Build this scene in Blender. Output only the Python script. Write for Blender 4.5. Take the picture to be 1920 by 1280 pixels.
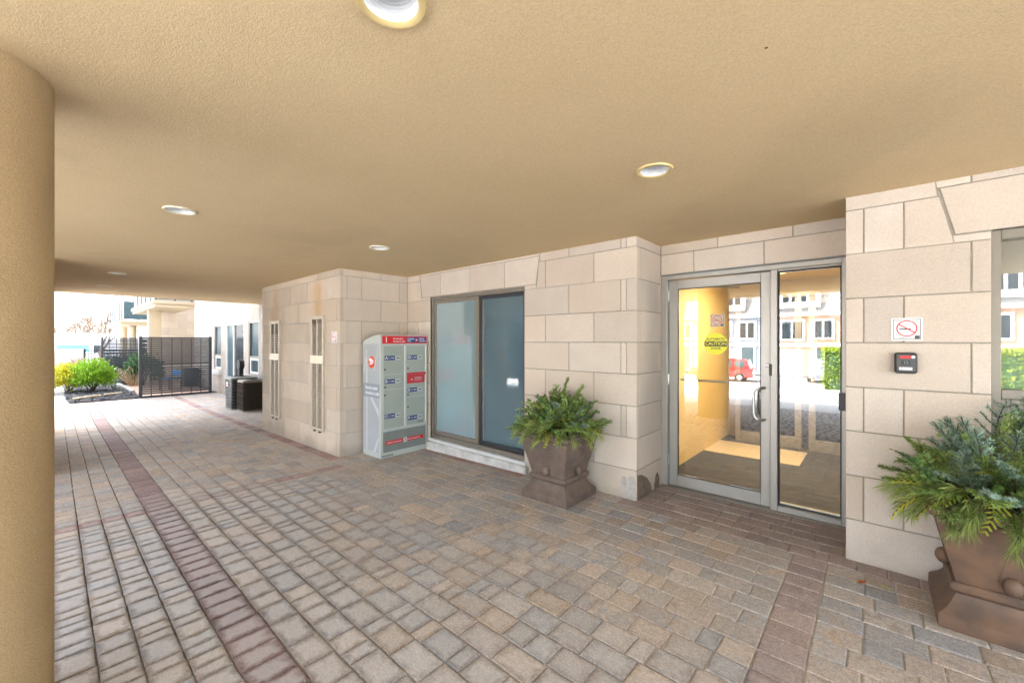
import bpy, bmesh, math, random
from mathutils import Vector, Matrix
import numpy as np

R = math.radians
random.seed(7)
for o in list(bpy.data.objects):
    bpy.data.objects.remove(o)
sc = bpy.context.scene
col = sc.collection

# ------------------------------------------------------------------ camera
CAM_H = 1.52
F_PX = 766.0
cam_d = bpy.data.cameras.new('camera')
cam_d.sensor_width = 36.0
cam_d.lens = F_PX / 1920 * 36.0
cam_d.clip_start = 0.05
cam_d.clip_end = 3000
cam = bpy.data.objects.new('camera', cam_d)
cam.location = (0, 0, CAM_H)
cam.rotation_euler = (R(90), 0, R(41.7))
col.objects.link(cam)
sc.camera = cam

# ------------------------------------------------------------------ sky, sun, exposure
SUN_DIR = Vector((-0.42, 0.42, 0.80)).normalized()      # towards the sun
SUN_EL = math.asin(SUN_DIR.z)
SUN_AZ = math.atan2(SUN_DIR.x, SUN_DIR.y)
w = bpy.data.worlds.new('World')
sc.world = w
w.use_nodes = True
wn, wl = w.node_tree.nodes, w.node_tree.links
wn.clear()
sky = wn.new('ShaderNodeTexSky')
sky.sky_type = 'NISHITA'
sky.sun_disc = False
sky.sun_elevation = SUN_EL
sky.sun_rotation = SUN_AZ
sky.air_density = 1.0
sky.dust_density = 4.0
sky.ozone_density = 1.0
hsv = wn.new('ShaderNodeHueSaturation')          # thin overcast: most of the blue is gone
hsv.inputs['Saturation'].default_value = 0.48
bg = wn.new('ShaderNodeBackground')
bg.inputs['Strength'].default_value = 0.15
out = wn.new('ShaderNodeOutputWorld')
wl.new(sky.outputs[0], hsv.inputs['Color'])
wl.new(hsv.outputs[0], bg.inputs[0])
wl.new(bg.outputs[0], out.inputs[0])

sun_d = bpy.data.lights.new('sun', 'SUN')
sun_d.energy = 3.0
sun_d.angle = R(10)
sun_d.color = (1.0, 0.985, 0.96)
sun = bpy.data.objects.new('sun', sun_d)
sun.rotation_euler = SUN_DIR.to_track_quat('Z', 'Y').to_euler()
sun.location = (-30, -30, 30)
col.objects.link(sun)

sc.view_settings.view_transform = 'Standard'
sc.view_settings.look = 'None'
sc.view_settings.gamma = 1
sc.view_settings.use_curve_mapping = False
sc.view_settings.exposure = 3.64
sc.render.engine = 'CYCLES'
sc.cycles.use_denoising = True
sc.cycles.max_bounces = 9
sc.cycles.diffuse_bounces = 6
sc.cycles.glossy_bounces = 4
sc.cycles.transparent_max_bounces = 16
sc.cycles.sample_clamp_indirect = 8
sc.cycles.caustics_reflective = False
sc.cycles.caustics_refractive = False

# ------------------------------------------------------------------ helpers
def tag(o, label=None, cat=None, group=None, kind=None):
    if label: o['label'] = label
    if cat: o['category'] = cat
    if group: o['group'] = group
    if kind: o['kind'] = kind
    return o

def empty(name, loc=(0, 0, 0), rz=0.0, parent=None):
    o = bpy.data.objects.new(name, None)
    o.empty_display_size = 0.1
    o.location = loc
    o.rotation_euler = (0, 0, rz)
    o.parent = parent
    col.objects.link(o)
    return o

def link(name, me, parent=None, loc=None, rot=None, scale=None):
    o = bpy.data.objects.new(name, me)
    o.parent = parent
    if loc is not None: o.location = loc
    if rot is not None: o.rotation_euler = rot
    if scale is not None: o.scale = scale if hasattr(scale, '__len__') else (scale,) * 3
    col.objects.link(o)
    return o

def inset(poly, d):
    """inset a convex counter-clockwise polygon by d"""
    n = len(poly)
    res = []
    for i in range(n):
        p0, p1, p2 = poly[i - 1], poly[i], poly[(i + 1) % n]
        e1 = (p1[0] - p0[0], p1[1] - p0[1]); e2 = (p2[0] - p1[0], p2[1] - p1[1])
        l1 = math.hypot(*e1) or 1e-9; l2 = math.hypot(*e2) or 1e-9
        n1 = (-e1[1] / l1, e1[0] / l1); n2 = (-e2[1] / l2, e2[0] / l2)
        k = 1 + n1[0] * n2[0] + n1[1] * n2[1]
        k = max(k, 0.3)
        res.append((p1[0] + d * (n1[0] + n2[0]) / k, p1[1] + d * (n1[1] + n2[1]) / k))
    return res

class MB:
    def __init__(self):
        self.v = []; self.f = []
    def add(self, vs, fs):
        b = len(self.v)
        self.v.extend([tuple(q) for q in vs])
        self.f.extend([tuple(i + b for i in q) for q in fs])
        return self
    def box(self, x0, x1, y0, y1, z0, z1):
        vs = [(x, y, z) for z in (z0, z1) for y in (y0, y1) for x in (x0, x1)]
        return self.add(vs, [(0, 2, 3, 1), (4, 5, 7, 6), (0, 1, 5, 4), (2, 6, 7, 3), (0, 4, 6, 2), (1, 3, 7, 5)])
    def cbox(self, x0, x1, y0, y1, z0, z1, c=0.004):
        c = min(c, (x1 - x0) * .45, (y1 - y0) * .45, (z1 - z0) * .45)
        ring = lambda a, b, cc, d, k: [(a + k, cc), (b - k, cc), (b, cc + k), (b, d - k), (b - k, d), (a + k, d), (a, d - k), (a, cc + k)]
        vs = []
        for z, k in ((z0, c), (z0 + c, 0), (z1 - c, 0), (z1, c)):
            pts = ring(x0 + k, x1 - k, y0 + k, y1 - k, c)
            vs += [(px, py, z) for px, py in pts]
        fs = [tuple(range(7, -1, -1)), tuple(range(24, 32))]
        for r in range(3):
            for i in range(8):
                j = (i + 1) % 8
                fs.append((r * 8 + i, r * 8 + j, r * 8 + 8 + j, r * 8 + 8 + i))
        return self.add(vs, fs)
    def slab(self, poly, org, u, v, n, depth, c=0.003, back=False):
        """convex polygon (u,v) counter-clockwise seen from +n, face at org, chamfered front edge"""
        org, u, v, n = Vector(org), Vector(u), Vector(v), Vector(n)
        k = len(poly)
        inn = inset(poly, c)
        at = lambda p, h: org + u * p[0] + v * p[1] + n * h
        vs = [at(p, 0) for p in inn] + [at(p, -c) for p in poly] + [at(p, -depth) for p in poly]
        fs = [tuple(range(k))]
        for r in range(2):
            for i in range(k):
                j = (i + 1) % k
                fs.append((r * k + i, (r + 1) * k + i, (r + 1) * k + j, r * k + j))
        if back:
            fs.append(tuple(range(3 * k - 1, 2 * k - 1, -1)))
        return self.add(vs, fs)
    def lathe(self, prof, n=32, loc=(0, 0, 0), axis='z', cap0=False, cap1=False):
        L = Vector(loc)
        vs = []
        for r, h in prof:
            for i in range(n):
                a = 2 * math.pi * i / n
                p = (r * math.cos(a), r * math.sin(a), h)
                if axis == 'y': p = (p[0], -p[2], p[1])
                elif axis == 'x': p = (p[2], p[0], p[1])
                vs.append(L + Vector(p))
        fs = []
        for k in range(len(prof) - 1):
            for i in range(n):
                j = (i + 1) % n
                fs.append((k * n + i, k * n + j, (k + 1) * n + j, (k + 1) * n + i))
        if cap0: fs.append(tuple(range(n - 1, -1, -1)))
        if cap1: fs.append(tuple(range((len(prof) - 1) * n, len(prof) * n)))
        return self.add(vs, fs)
    def tube(self, pts, rad, n=8, cap=True):
        pts = [Vector(p) for p in pts]
        rads = rad if hasattr(rad, '__len__') else [rad] * len(pts)
        prev = None
        vs = []
        for i, p in enumerate(pts):
            t = (pts[min(i + 1, len(pts) - 1)] - pts[max(i - 1, 0)])
            t = t.normalized() if t.length > 1e-9 else Vector((0, 0, 1))
            if prev is None:
                a = Vector((0, 0, 1)) if abs(t.z) < .9 else Vector((1, 0, 0))
                x = t.cross(a).normalized()
            else:
                x = prev - t * prev.dot(t)
                x = x.normalized() if x.length > 1e-6 else t.orthogonal().normalized()
            prev = x
            y = t.cross(x)
            for k in range(n):
                a = 2 * math.pi * k / n
                vs.append(p + (x * math.cos(a) + y * math.sin(a)) * rads[i])
        fs = []
        for i in range(len(pts) - 1):
            for k in range(n):
                j = (k + 1) % n
                fs.append((i * n + k, i * n + j, (i + 1) * n + j, (i + 1) * n + k))
        if cap:
            fs.append(tuple(range(n - 1, -1, -1)))
            fs.append(tuple(range((len(pts) - 1) * n, len(pts) * n)))
        return self.add(vs, fs)
    def sphere(self, c, r, nu=12, nv=8, sx=1, sy=1, sz=1):
        prof = [(math.sin(math.pi * k / nv), -math.cos(math.pi * k / nv)) for k in range(nv + 1)]
        vs = []; C = Vector(c)
        for rr, h in prof:
            for i in range(nu):
                a = 2 * math.pi * i / nu
                vs.append(C + Vector((r * sx * rr * math.cos(a), r * sy * rr * math.sin(a), r * sz * h)))
        fs = []
        for k in range(nv):
            for i in range(nu):
                j = (i + 1) % nu
                fs.append((k * nu + i, k * nu + j, (k + 1) * nu + j, (k + 1) * nu + i))
        return self.add(vs, fs)
    def rings(self, rings, cap0=True, cap1=True):
        n = len(rings[0]); vs = [p for r in rings for p in r]; fs = []
        for k in range(len(rings) - 1):
            for i in range(n):
                j = (i + 1) % n
                fs.append((k * n + i, k * n + j, (k + 1) * n + j, (k + 1) * n + i))
        if cap0: fs.append(tuple(range(n - 1, -1, -1)))
        if cap1: fs.append(tuple(range((len(rings) - 1) * n, len(rings) * n)))
        return self.add(vs, fs)
    def mesh(self, name, mat=None, smooth=False):
        me = bpy.data.meshes.new(name)
        me.from_pydata([tuple(p) for p in self.v], [], self.f)
        if mat: me.materials.append(mat)
        if smooth is True:
            for p in me.polygons: p.use_smooth = True
        elif smooth:
            for p in me.polygons: p.use_smooth = True
            me.update()
            try: me.set_sharp_from_angle(angle=R(smooth))
            except Exception: pass
        me.update()
        return me
    def build(self, name, mat, parent=None, loc=None, rot=None, smooth=False):
        return link(name, self.mesh(name, mat, smooth), parent, loc, rot)

def text_mesh(body, size, mat, align='LEFT', extrude=0.0004):
    cu = bpy.data.curves.new('t', 'FONT')
    cu.body = body; cu.size = size; cu.align_x = align; cu.align_y = 'CENTER'
    cu.extrude = extrude; cu.resolution_u = 3; cu.offset = size * .018
    o = bpy.data.objects.new('t', cu)
    col.objects.link(o)
    bpy.context.view_layer.update()
    me = bpy.data.meshes.new_from_object(o.evaluated_get(bpy.context.evaluated_depsgraph_get()))
    bpy.data.objects.remove(o)
    me.materials.clear(); me.materials.append(mat)
    return me

def lettering(body, size, mat, parent, loc, rot, align='LEFT', name='lettering', sx=1.0, bold=0):
    me = text_mesh(body, size, mat, align)
    return link(name, me, parent, loc, rot, (sx, 1, 1))

ROT_FRONT = (R(90), 0, 0)               # lettering read from -y
ROT_SIDE = (R(90), 0, R(90))            # lettering read from +x

# ------------------------------------------------------------------ materials
def new_mat(name):
    m = bpy.data.materials.new(name)
    m.use_nodes = True
    nt = m.node_tree
    return m, nt.nodes, nt.links, nt.nodes['Principled BSDF']

def rgb(c): return (c[0], c[1], c[2], 1.0)

def mat(name, c, rough=0.6, metal=0.0, spec=0.5, var=0.0, nscale=8.0, bump=0.0, bscale=120.0, c2=None, rnd=0.0, coat=0.0, emit=None, dist=0.002):
    """colour with a noise mottling, optional per-object value shift and fine relief"""
    m, n, l, p = new_mat(name)
    p.inputs['Roughness'].default_value = rough
    p.inputs['Metallic'].default_value = metal
    p.inputs['Specular IOR Level'].default_value = spec
    p.inputs['Coat Weight'].default_value = coat
    src = None
    tc = n.new('ShaderNodeTexCoord')
    geo = n.new('ShaderNodeNewGeometry')
    mix = n.new('ShaderNodeMix'); mix.data_type = 'RGBA'
    mix.inputs[6].default_value = rgb(c)
    mix.inputs[7].default_value = rgb(c2 if c2 else [min(1, q * (1 - var)) for q in c])
    no = n.new('ShaderNodeTexNoise'); no.inputs['Scale'].default_value = nscale; no.inputs['Detail'].default_value = 6
    l.new(geo.outputs['Position'], no.inputs['Vector'])
    rm = n.new('ShaderNodeMapRange'); rm.inputs[1].default_value = .35; rm.inputs[2].default_value = .65
    l.new(no.outputs['Fac'], rm.inputs[0])
    l.new(rm.outputs[0], mix.inputs[0])
    src = mix.outputs[2]
    if rnd:
        oi = n.new('ShaderNodeObjectInfo')
        mr = n.new('ShaderNodeMapRange'); mr.inputs[3].default_value = 1 - rnd; mr.inputs[4].default_value = 1 + rnd
        l.new(oi.outputs['Random'], mr.inputs[0])
        mu = n.new('ShaderNodeVectorMath'); mu.operation = 'SCALE'
        l.new(src, mu.inputs[0]); l.new(mr.outputs[0], mu.inputs['Scale'])
        src = mu.outputs[0]
    l.new(src, p.inputs['Base Color'])
    if bump:
        b = n.new('ShaderNodeTexNoise'); b.inputs['Scale'].default_value = bscale; b.inputs['Detail'].default_value = 5
        l.new(geo.outputs['Position'], b.inputs['Vector'])
        bp = n.new('ShaderNodeBump'); bp.inputs['Strength'].default_value = bump; bp.inputs['Distance'].default_value = dist
        l.new(b.outputs['Fac'], bp.inputs['Height'])
        l.new(bp.outputs[0], p.inputs['Normal'])
    if emit:
        p.inputs['Emission Color'].default_value = rgb(emit[0])
        p.inputs['Emission Strength'].default_value = emit[1]
    return m

def stone_mat(name, c, c2, stains=(), rnd=0.09):
    """sawn limestone: cloudy colour, faint vertical streaks, pores, optional rust runs (x, z_top, z_bottom, half width)"""
    m, n, l, p = new_mat(name)
    p.inputs['Roughness'].default_value = .85
    p.inputs['Specular IOR Level'].default_value = .25
    geo = n.new('ShaderNodeNewGeometry')
    no = n.new('ShaderNodeTexNoise'); no.inputs['Scale'].default_value = 3.2; no.inputs['Detail'].default_value = 8
    l.new(geo.outputs['Position'], no.inputs['Vector'])
    mp = n.new('ShaderNodeMapping'); mp.inputs['Scale'].default_value = (7, 7, 1.3)
    l.new(geo.outputs['Position'], mp.inputs['Vector'])
    st = n.new('ShaderNodeTexNoise'); st.inputs['Scale'].default_value = 1.0; st.inputs['Detail'].default_value = 3
    l.new(mp.outputs[0], st.inputs['Vector'])
    sw_ = n.new('ShaderNodeMath'); sw_.operation = 'MULTIPLY'; sw_.inputs[1].default_value = .45; l.new(st.outputs['Fac'], sw_.inputs[0])
    av = n.new('ShaderNodeMath'); av.operation = 'ADD'
    l.new(no.outputs['Fac'], av.inputs[0]); l.new(sw_.outputs[0], av.inputs[1])
    rm = n.new('ShaderNodeMapRange'); rm.inputs[1].default_value = .50; rm.inputs[2].default_value = .95
    l.new(av.outputs[0], rm.inputs[0])
    mix = n.new('ShaderNodeMix'); mix.data_type = 'RGBA'
    mix.inputs[6].default_value = rgb(c); mix.inputs[7].default_value = rgb(c2)
    l.new(rm.outputs[0], mix.inputs[0])
    src = mix.outputs[2]
    # speckle of shell and pores
    sp = n.new('ShaderNodeTexNoise'); sp.inputs['Scale'].default_value = 160; sp.inputs['Detail'].default_value = 2
    l.new(geo.outputs['Position'], sp.inputs['Vector'])
    r2 = n.new('ShaderNodeMapRange'); r2.inputs[1].default_value = .30; r2.inputs[2].default_value = .70
    r2.inputs[3].default_value = .90; r2.inputs[4].default_value = 1.08
    l.new(sp.outputs['Fac'], r2.inputs[0])
    oi = n.new('ShaderNodeObjectInfo')
    fr_ = n.new('ShaderNodeMath'); fr_.operation = 'MULTIPLY'; fr_.inputs[1].default_value = 13.7; l.new(oi.outputs['Random'], fr_.inputs[0])
    f2_ = n.new('ShaderNodeMath'); f2_.operation = 'FRACT'; l.new(fr_.outputs[0], f2_.inputs[0])
    f3_ = n.new('ShaderNodeMath'); f3_.operation = 'MULTIPLY'; f3_.inputs[1].default_value = .55; l.new(f2_.outputs[0], f3_.inputs[0])
    hx = n.new('ShaderNodeMix'); hx.data_type = 'RGBA'; hx.inputs[7].default_value = rgb((c[0] * .98, c[1] * .90, c[2] * .80))
    l.new(src, hx.inputs[6]); l.new(f3_.outputs[0], hx.inputs[0])
    sz_ = n.new('ShaderNodeSeparateXYZ'); l.new(geo.outputs['Position'], sz_.inputs[0])
    dn_ = n.new('ShaderNodeMath'); dn_.operation = 'MULTIPLY_ADD'; dn_.inputs[1].default_value = -.35; l.new(no.outputs['Fac'], dn_.inputs[0]); l.new(sz_.outputs[2], dn_.inputs[2])
    dr_ = n.new('ShaderNodeMapRange'); dr_.inputs[1].default_value = -.06; dr_.inputs[2].default_value = -.22; dr_.inputs[4].default_value = .45; l.new(dn_.outputs[0], dr_.inputs[0])
    dx_ = n.new('ShaderNodeMix'); dx_.data_type = 'RGBA'; dx_.inputs[7].default_value = (.30, .255, .205, 1)
    l.new(hx.outputs[2], dx_.inputs[6]); l.new(dr_.outputs[0], dx_.inputs[0]); src = dx_.outputs[2]
    r3 = n.new('ShaderNodeMapRange'); r3.inputs[3].default_value = 1 - rnd; r3.inputs[4].default_value = 1 + rnd
    l.new(oi.outputs['Random'], r3.inputs[0])
    mm = n.new('ShaderNodeMath'); mm.operation = 'MULTIPLY'
    l.new(r2.outputs[0], mm.inputs[0]); l.new(r3.outputs[0], mm.inputs[1])
    vm = n.new('ShaderNodeVectorMath'); vm.operation = 'SCALE'
    l.new(src, vm.inputs[0]); l.new(mm.outputs[0], vm.inputs['Scale'])
    src = vm.outputs[0]
    if stains:
        sx = n.new('ShaderNodeSeparateXYZ'); l.new(geo.outputs['Position'], sx.inputs[0])
        for (x, zt, zb, hw, colr, amt) in stains:
            def math_(op, a, b=None, cl=False):
                q = n.new('ShaderNodeMath'); q.operation = op; q.use_clamp = cl
                for i, s in enumerate((a, b)):
                    if s is None: continue
                    if isinstance(s, (int, float)): q.inputs[i].default_value = s
                    else: l.new(s, q.inputs[i])
                return q.outputs[0]
            wob = math_('MULTIPLY', math_('SUBTRACT', st.outputs['Fac'], .5), hw * 1.6)
            dx = math_('ABSOLUTE', math_('SUBTRACT', math_('ADD', sx.outputs[0], wob), x))
            ax = math_('SUBTRACT', 1.0, math_('DIVIDE', dx, hw), True)
            az = n.new('ShaderNodeMapRange'); az.inputs[1].default_value = zt; az.inputs[2].default_value = zt - .25; l.new(sx.outputs[2], az.inputs[0])
            bz = n.new('ShaderNodeMapRange'); bz.inputs[1].default_value = zb; bz.inputs[2].default_value = zb + .05; l.new(sx.outputs[2], bz.inputs[0])
            fac = math_('MULTIPLY', math_('MULTIPLY', math_('MULTIPLY', ax, az.outputs[0]), bz.outputs[0]), amt)
            fac = math_('MULTIPLY', fac, math_('ADD', no.outputs['Fac'], .4), True)
            mx = n.new('ShaderNodeMix'); mx.data_type = 'RGBA'
            mx.inputs[7].default_value = rgb(colr)
            l.new(src, mx.inputs[6]); l.new(fac, mx.inputs[0])
            src = mx.outputs[2]
    l.new(src, p.inputs['Base Color'])
    bp = n.new('ShaderNodeBump'); bp.inputs['Strength'].default_value = .35; bp.inputs['Distance'].default_value = .0015
    l.new(sp.outputs['Fac'], bp.inputs['Height']); l.new(bp.outputs[0], p.inputs['Normal'])
    return m

def stucco_mat(name, c, c2, bump=.6, scale=130, dist=.004):
    m, n, l, p = new_mat(name)
    p.inputs['Roughness'].default_value = .9
    p.inputs['Specular IOR Level'].default_value = .2
    geo = n.new('ShaderNodeNewGeometry')
    no = n.new('ShaderNodeTexNoise'); no.inputs['Scale'].default_value = .9; no.inputs['Detail'].default_value = 9; no.inputs['Roughness'].default_value = .62
    l.new(geo.outputs['Position'], no.inputs['Vector'])
    mix = n.new('ShaderNodeMix'); mix.data_type = 'RGBA'
    mix.inputs[6].default_value = rgb(c); mix.inputs[7].default_value = rgb(c2)
    rm = n.new('ShaderNodeMapRange'); rm.inputs[1].default_value = .3; rm.inputs[2].default_value = .7
    l.new(no.outputs['Fac'], rm.inputs[0]); l.new(rm.outputs[0], mix.inputs[0])
    wm = n.new('ShaderNodeTexNoise'); wm.inputs['Scale'].default_value = .5; wm.inputs['Detail'].default_value = 7; wm.inputs['Distortion'].default_value = .6
    l.new(geo.outputs['Position'], wm.inputs['Vector'])
    wr_ = n.new('ShaderNodeMapRange'); wr_.inputs[1].default_value = .56; wr_.inputs[2].default_value = .62; wr_.inputs[3].default_value = 1.0; wr_.inputs[4].default_value = .935
    l.new(wm.outputs['Fac'], wr_.inputs[0])
    gr = n.new('ShaderNodeTexNoise'); gr.inputs['Scale'].default_value = scale * 1.3; gr.inputs['Detail'].default_value = 4; gr.inputs['Roughness'].default_value = .6
    l.new(geo.outputs['Position'], gr.inputs['Vector'])
    r2 = n.new('ShaderNodeMapRange'); r2.inputs[1].default_value = .3; r2.inputs[2].default_value = .7
    r2.inputs[3].default_value = .84; r2.inputs[4].default_value = 1.10
    l.new(gr.outputs['Fac'], r2.inputs[0])
    vm = n.new('ShaderNodeVectorMath'); vm.operation = 'SCALE'
    wq = n.new('ShaderNodeMath'); wq.operation = 'MULTIPLY'; l.new(r2.outputs[0], wq.inputs[0]); l.new(wr_.outputs[0], wq.inputs[1])
    l.new(mix.outputs[2], vm.inputs[0]); l.new(wq.outputs[0], vm.inputs['Scale'])
    l.new(vm.outputs[0], p.inputs['Base Color'])
    bp = n.new('ShaderNodeBump'); bp.inputs['Strength'].default_value = bump; bp.inputs['Distance'].default_value = dist
    l.new(gr.outputs['Fac'], bp.inputs['Height']); l.new(bp.outputs[0], p.inputs['Normal'])
    return m

def glass_mat(name, tint=(1, 1, 1), boost=1.5, rough=0.0):
    m = bpy.data.materials.new(name); m.use_nodes = True
    n, l = m.node_tree.nodes, m.node_tree.links
    n.clear()
    o = n.new('ShaderNodeOutputMaterial')
    tr = n.new('ShaderNodeBsdfTransparent'); tr.inputs[0].default_value = rgb(tint)
    gl = n.new('ShaderNodeBsdfGlossy'); gl.inputs['Roughness'].default_value = rough
    fr = n.new('ShaderNodeFresnel'); fr.inputs['IOR'].default_value = 1.52
    mu = n.new('ShaderNodeMath'); mu.operation = 'MULTIPLY'; mu.use_clamp = True; mu.inputs[1].default_value = boost
    mx = n.new('ShaderNodeMixShader')
    l.new(fr.outputs[0], mu.inputs[0]); l.new(mu.outputs[0], mx.inputs[0])
    l.new(tr.outputs[0], mx.inputs[1]); l.new(gl.outputs[0], mx.inputs[2]); l.new(mx.outputs[0], o.inputs[0])
    return m

def screen_mat(name, c, opacity):
    m = bpy.data.materials.new(name); m.use_nodes = True
    n, l = m.node_tree.nodes, m.node_tree.links
    n.clear()
    o = n.new('ShaderNodeOutputMaterial')
    tr = n.new('ShaderNodeBsdfTransparent')
    df = n.new('ShaderNodeBsdfPrincipled'); df.inputs['Base Color'].default_value = rgb(c); df.inputs['Roughness'].default_value = .5
    mx = n.new('ShaderNodeMixShader'); mx.inputs[0].default_value = opacity
    l.new(tr.outputs[0], mx.inputs[1]); l.new(df.outputs[0], mx.inputs[2]); l.new(mx.outputs[0], o.inputs[0])
    return m

def paver_mat():
    m, n, l, p = new_mat('concrete_paver')
    p.inputs['Specular IOR Level'].default_value = .2
    geo = n.new('ShaderNodeNewGeometry')
    tint = n.new('ShaderNodeAttribute'); tint.attribute_name = 'tint'
    cell = n.new('ShaderNodeAttribute'); cell.attribute_name = 'cell'
    def M(op, a, b=None, cl=False):
        q = n.new('ShaderNodeMath'); q.operation = op; q.use_clamp = cl
        for i, s in enumerate((a, b)):
            if s is None: continue
            if isinstance(s, (int, float)): q.inputs[i].default_value = s
            else: l.new(s, q.inputs[i])
        return q.outputs[0]
    def noise(scale, det=4, rough=.5):
        q = n.new('ShaderNodeTexNoise'); q.inputs['Scale'].default_value = scale; q.inputs['Detail'].default_value = det
        q.inputs['Roughness'].default_value = rough
        l.new(geo.outputs['Position'], q.inputs['Vector']); return q.outputs['Fac']
    def rng(s, a, b, c=0, d=1):
        q = n.new('ShaderNodeMapRange'); q.inputs[1].default_value = a; q.inputs[2].default_value = b
        q.inputs[3].default_value = c; q.inputs[4].default_value = d
        l.new(s, q.inputs[0]); return q.outputs[0]
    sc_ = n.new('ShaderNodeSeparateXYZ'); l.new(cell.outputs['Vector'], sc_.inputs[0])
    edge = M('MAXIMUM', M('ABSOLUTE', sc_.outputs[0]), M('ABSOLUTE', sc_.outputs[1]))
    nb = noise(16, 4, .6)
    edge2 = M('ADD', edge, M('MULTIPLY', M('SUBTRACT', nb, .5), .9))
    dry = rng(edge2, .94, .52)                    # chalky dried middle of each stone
    # strip beside the drive: unevenly dried stones, with skylight painted in
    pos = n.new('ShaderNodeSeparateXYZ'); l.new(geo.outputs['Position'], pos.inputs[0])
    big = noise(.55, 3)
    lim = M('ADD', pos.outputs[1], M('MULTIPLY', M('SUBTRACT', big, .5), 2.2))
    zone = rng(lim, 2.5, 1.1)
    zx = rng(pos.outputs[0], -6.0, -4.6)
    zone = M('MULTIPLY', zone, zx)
    fine = noise(220, 3, .6)
    mid = noise(34, 4, .6)
    grit = M('MULTIPLY', M('MULTIPLY', rng(fine, .3, .7, .70, 1.25), rng(mid, .3, .7, .80, 1.15)), rng(noise(95, 3, .7), .3, .7, .72, 1.25))
    # two-tone blend inside a stone
    bl = noise(11, 5, .65)
    mix0 = n.new('ShaderNodeMix'); mix0.data_type = 'RGBA'
    l.new(tint.outputs['Color'], mix0.inputs[6])
    tint2 = n.new('ShaderNodeAttribute'); tint2.attribute_name = 'tint2'
    l.new(tint2.outputs['Color'], mix0.inputs[7])
    l.new(rng(bl, .40, .60), mix0.inputs[0])
    base = n.new('ShaderNodeVectorMath'); base.operation = 'SCALE'
    l.new(mix0.outputs[2], base.inputs[0]); l.new(grit, base.inputs['Scale'])
    # damp rim; chalky bloom, made paler to paint skylight on the floor
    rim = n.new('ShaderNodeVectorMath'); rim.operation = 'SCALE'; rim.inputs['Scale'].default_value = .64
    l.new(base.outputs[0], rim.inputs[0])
    bloom_light = n.new('ShaderNodeMix'); bloom_light.data_type = 'RGBA'; bloom_light.inputs[0].default_value = .5
    l.new(base.outputs[0], bloom_light.inputs[6]); bloom_light.inputs[7].default_value = (.54, .545, .555, 1)
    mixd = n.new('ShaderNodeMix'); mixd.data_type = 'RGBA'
    l.new(dry, mixd.inputs[0]); l.new(rim.outputs[0], mixd.inputs[6]); l.new(bloom_light.outputs[2], mixd.inputs[7])
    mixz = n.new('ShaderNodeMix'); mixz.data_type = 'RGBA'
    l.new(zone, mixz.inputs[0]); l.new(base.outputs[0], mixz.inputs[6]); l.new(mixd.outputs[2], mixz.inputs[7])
    # salt scatter
    sal = noise(90, 5, .7)
    salm = M('MULTIPLY', rng(sal, .62, .75), rng(noise(1.3, 3), .5, .7, 0, .6))
    mixs = n.new('ShaderNodeMix'); mixs.data_type = 'RGBA'; mixs.inputs[7].default_value = (.55, .54, .52, 1)
    l.new(salm, mixs.inputs[0]); l.new(mixz.outputs[2], mixs.inputs[6])
    l.new(mixs.outputs[2], p.inputs['Base Color'])
    l.new(rng(mid, .3, .7, .62, .88), p.inputs['Roughness'])
    h = M('ADD', M('MULTIPLY', fine, .5), M('MULTIPLY', noise(60, 3, .6), 1.0))
    bp = n.new('ShaderNodeBump'); bp.inputs['Strength'].default_value = .8; bp.inputs['Distance'].default_value = .005
    l.new(h, bp.inputs['Height']); l.new(bp.outputs[0], p.inputs['Normal'])
    return m

def leaf_mat(name, c, c2, rough=.5, trans=.25, rnd=.25):
    m, n, l, p = new_mat(name)
    p.inputs['Roughness'].default_value = rough
    p.inputs['Specular IOR Level'].default_value = .35
    oi = n.new('ShaderNodeObjectInfo'); geo = n.new('ShaderNodeNewGeometry')
    no = n.new('ShaderNodeTexNoise'); no.inputs['Scale'].default_value = 25
    l.new(geo.outputs['Position'], no.inputs['Vector'])
    ad = n.new('ShaderNodeMath'); ad.operation = 'ADD'
    l.new(no.outputs['Fac'], ad.inputs[0]); l.new(oi.outputs['Random'], ad.inputs[1])
    rm = n.new('ShaderNodeMapRange'); rm.inputs[1].default_value = .5; rm.inputs[2].default_value = 1.4
    l.new(ad.outputs[0], rm.inputs[0])
    mix = n.new('ShaderNodeMix'); mix.data_type = 'RGBA'
    mix.inputs[6].default_value = rgb(c); mix.inputs[7].default_value = rgb(c2)
    l.new(rm.outputs[0], mix.inputs[0]); l.new(mix.outputs[2], p.inputs['Base Color'])
    tb = n.new('ShaderNodeBsdfTranslucent'); l.new(mix.outputs[2], tb.inputs[0])
    ms = n.new('ShaderNodeMixShader'); ms.inputs[0].default_value = trans
    o = n['Material Output']
    l.new(p.outputs[0], ms.inputs[1]); l.new(tb.outputs[0], ms.inputs[2]); l.new(ms.outputs[0], o.inputs[0])
    return m

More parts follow.
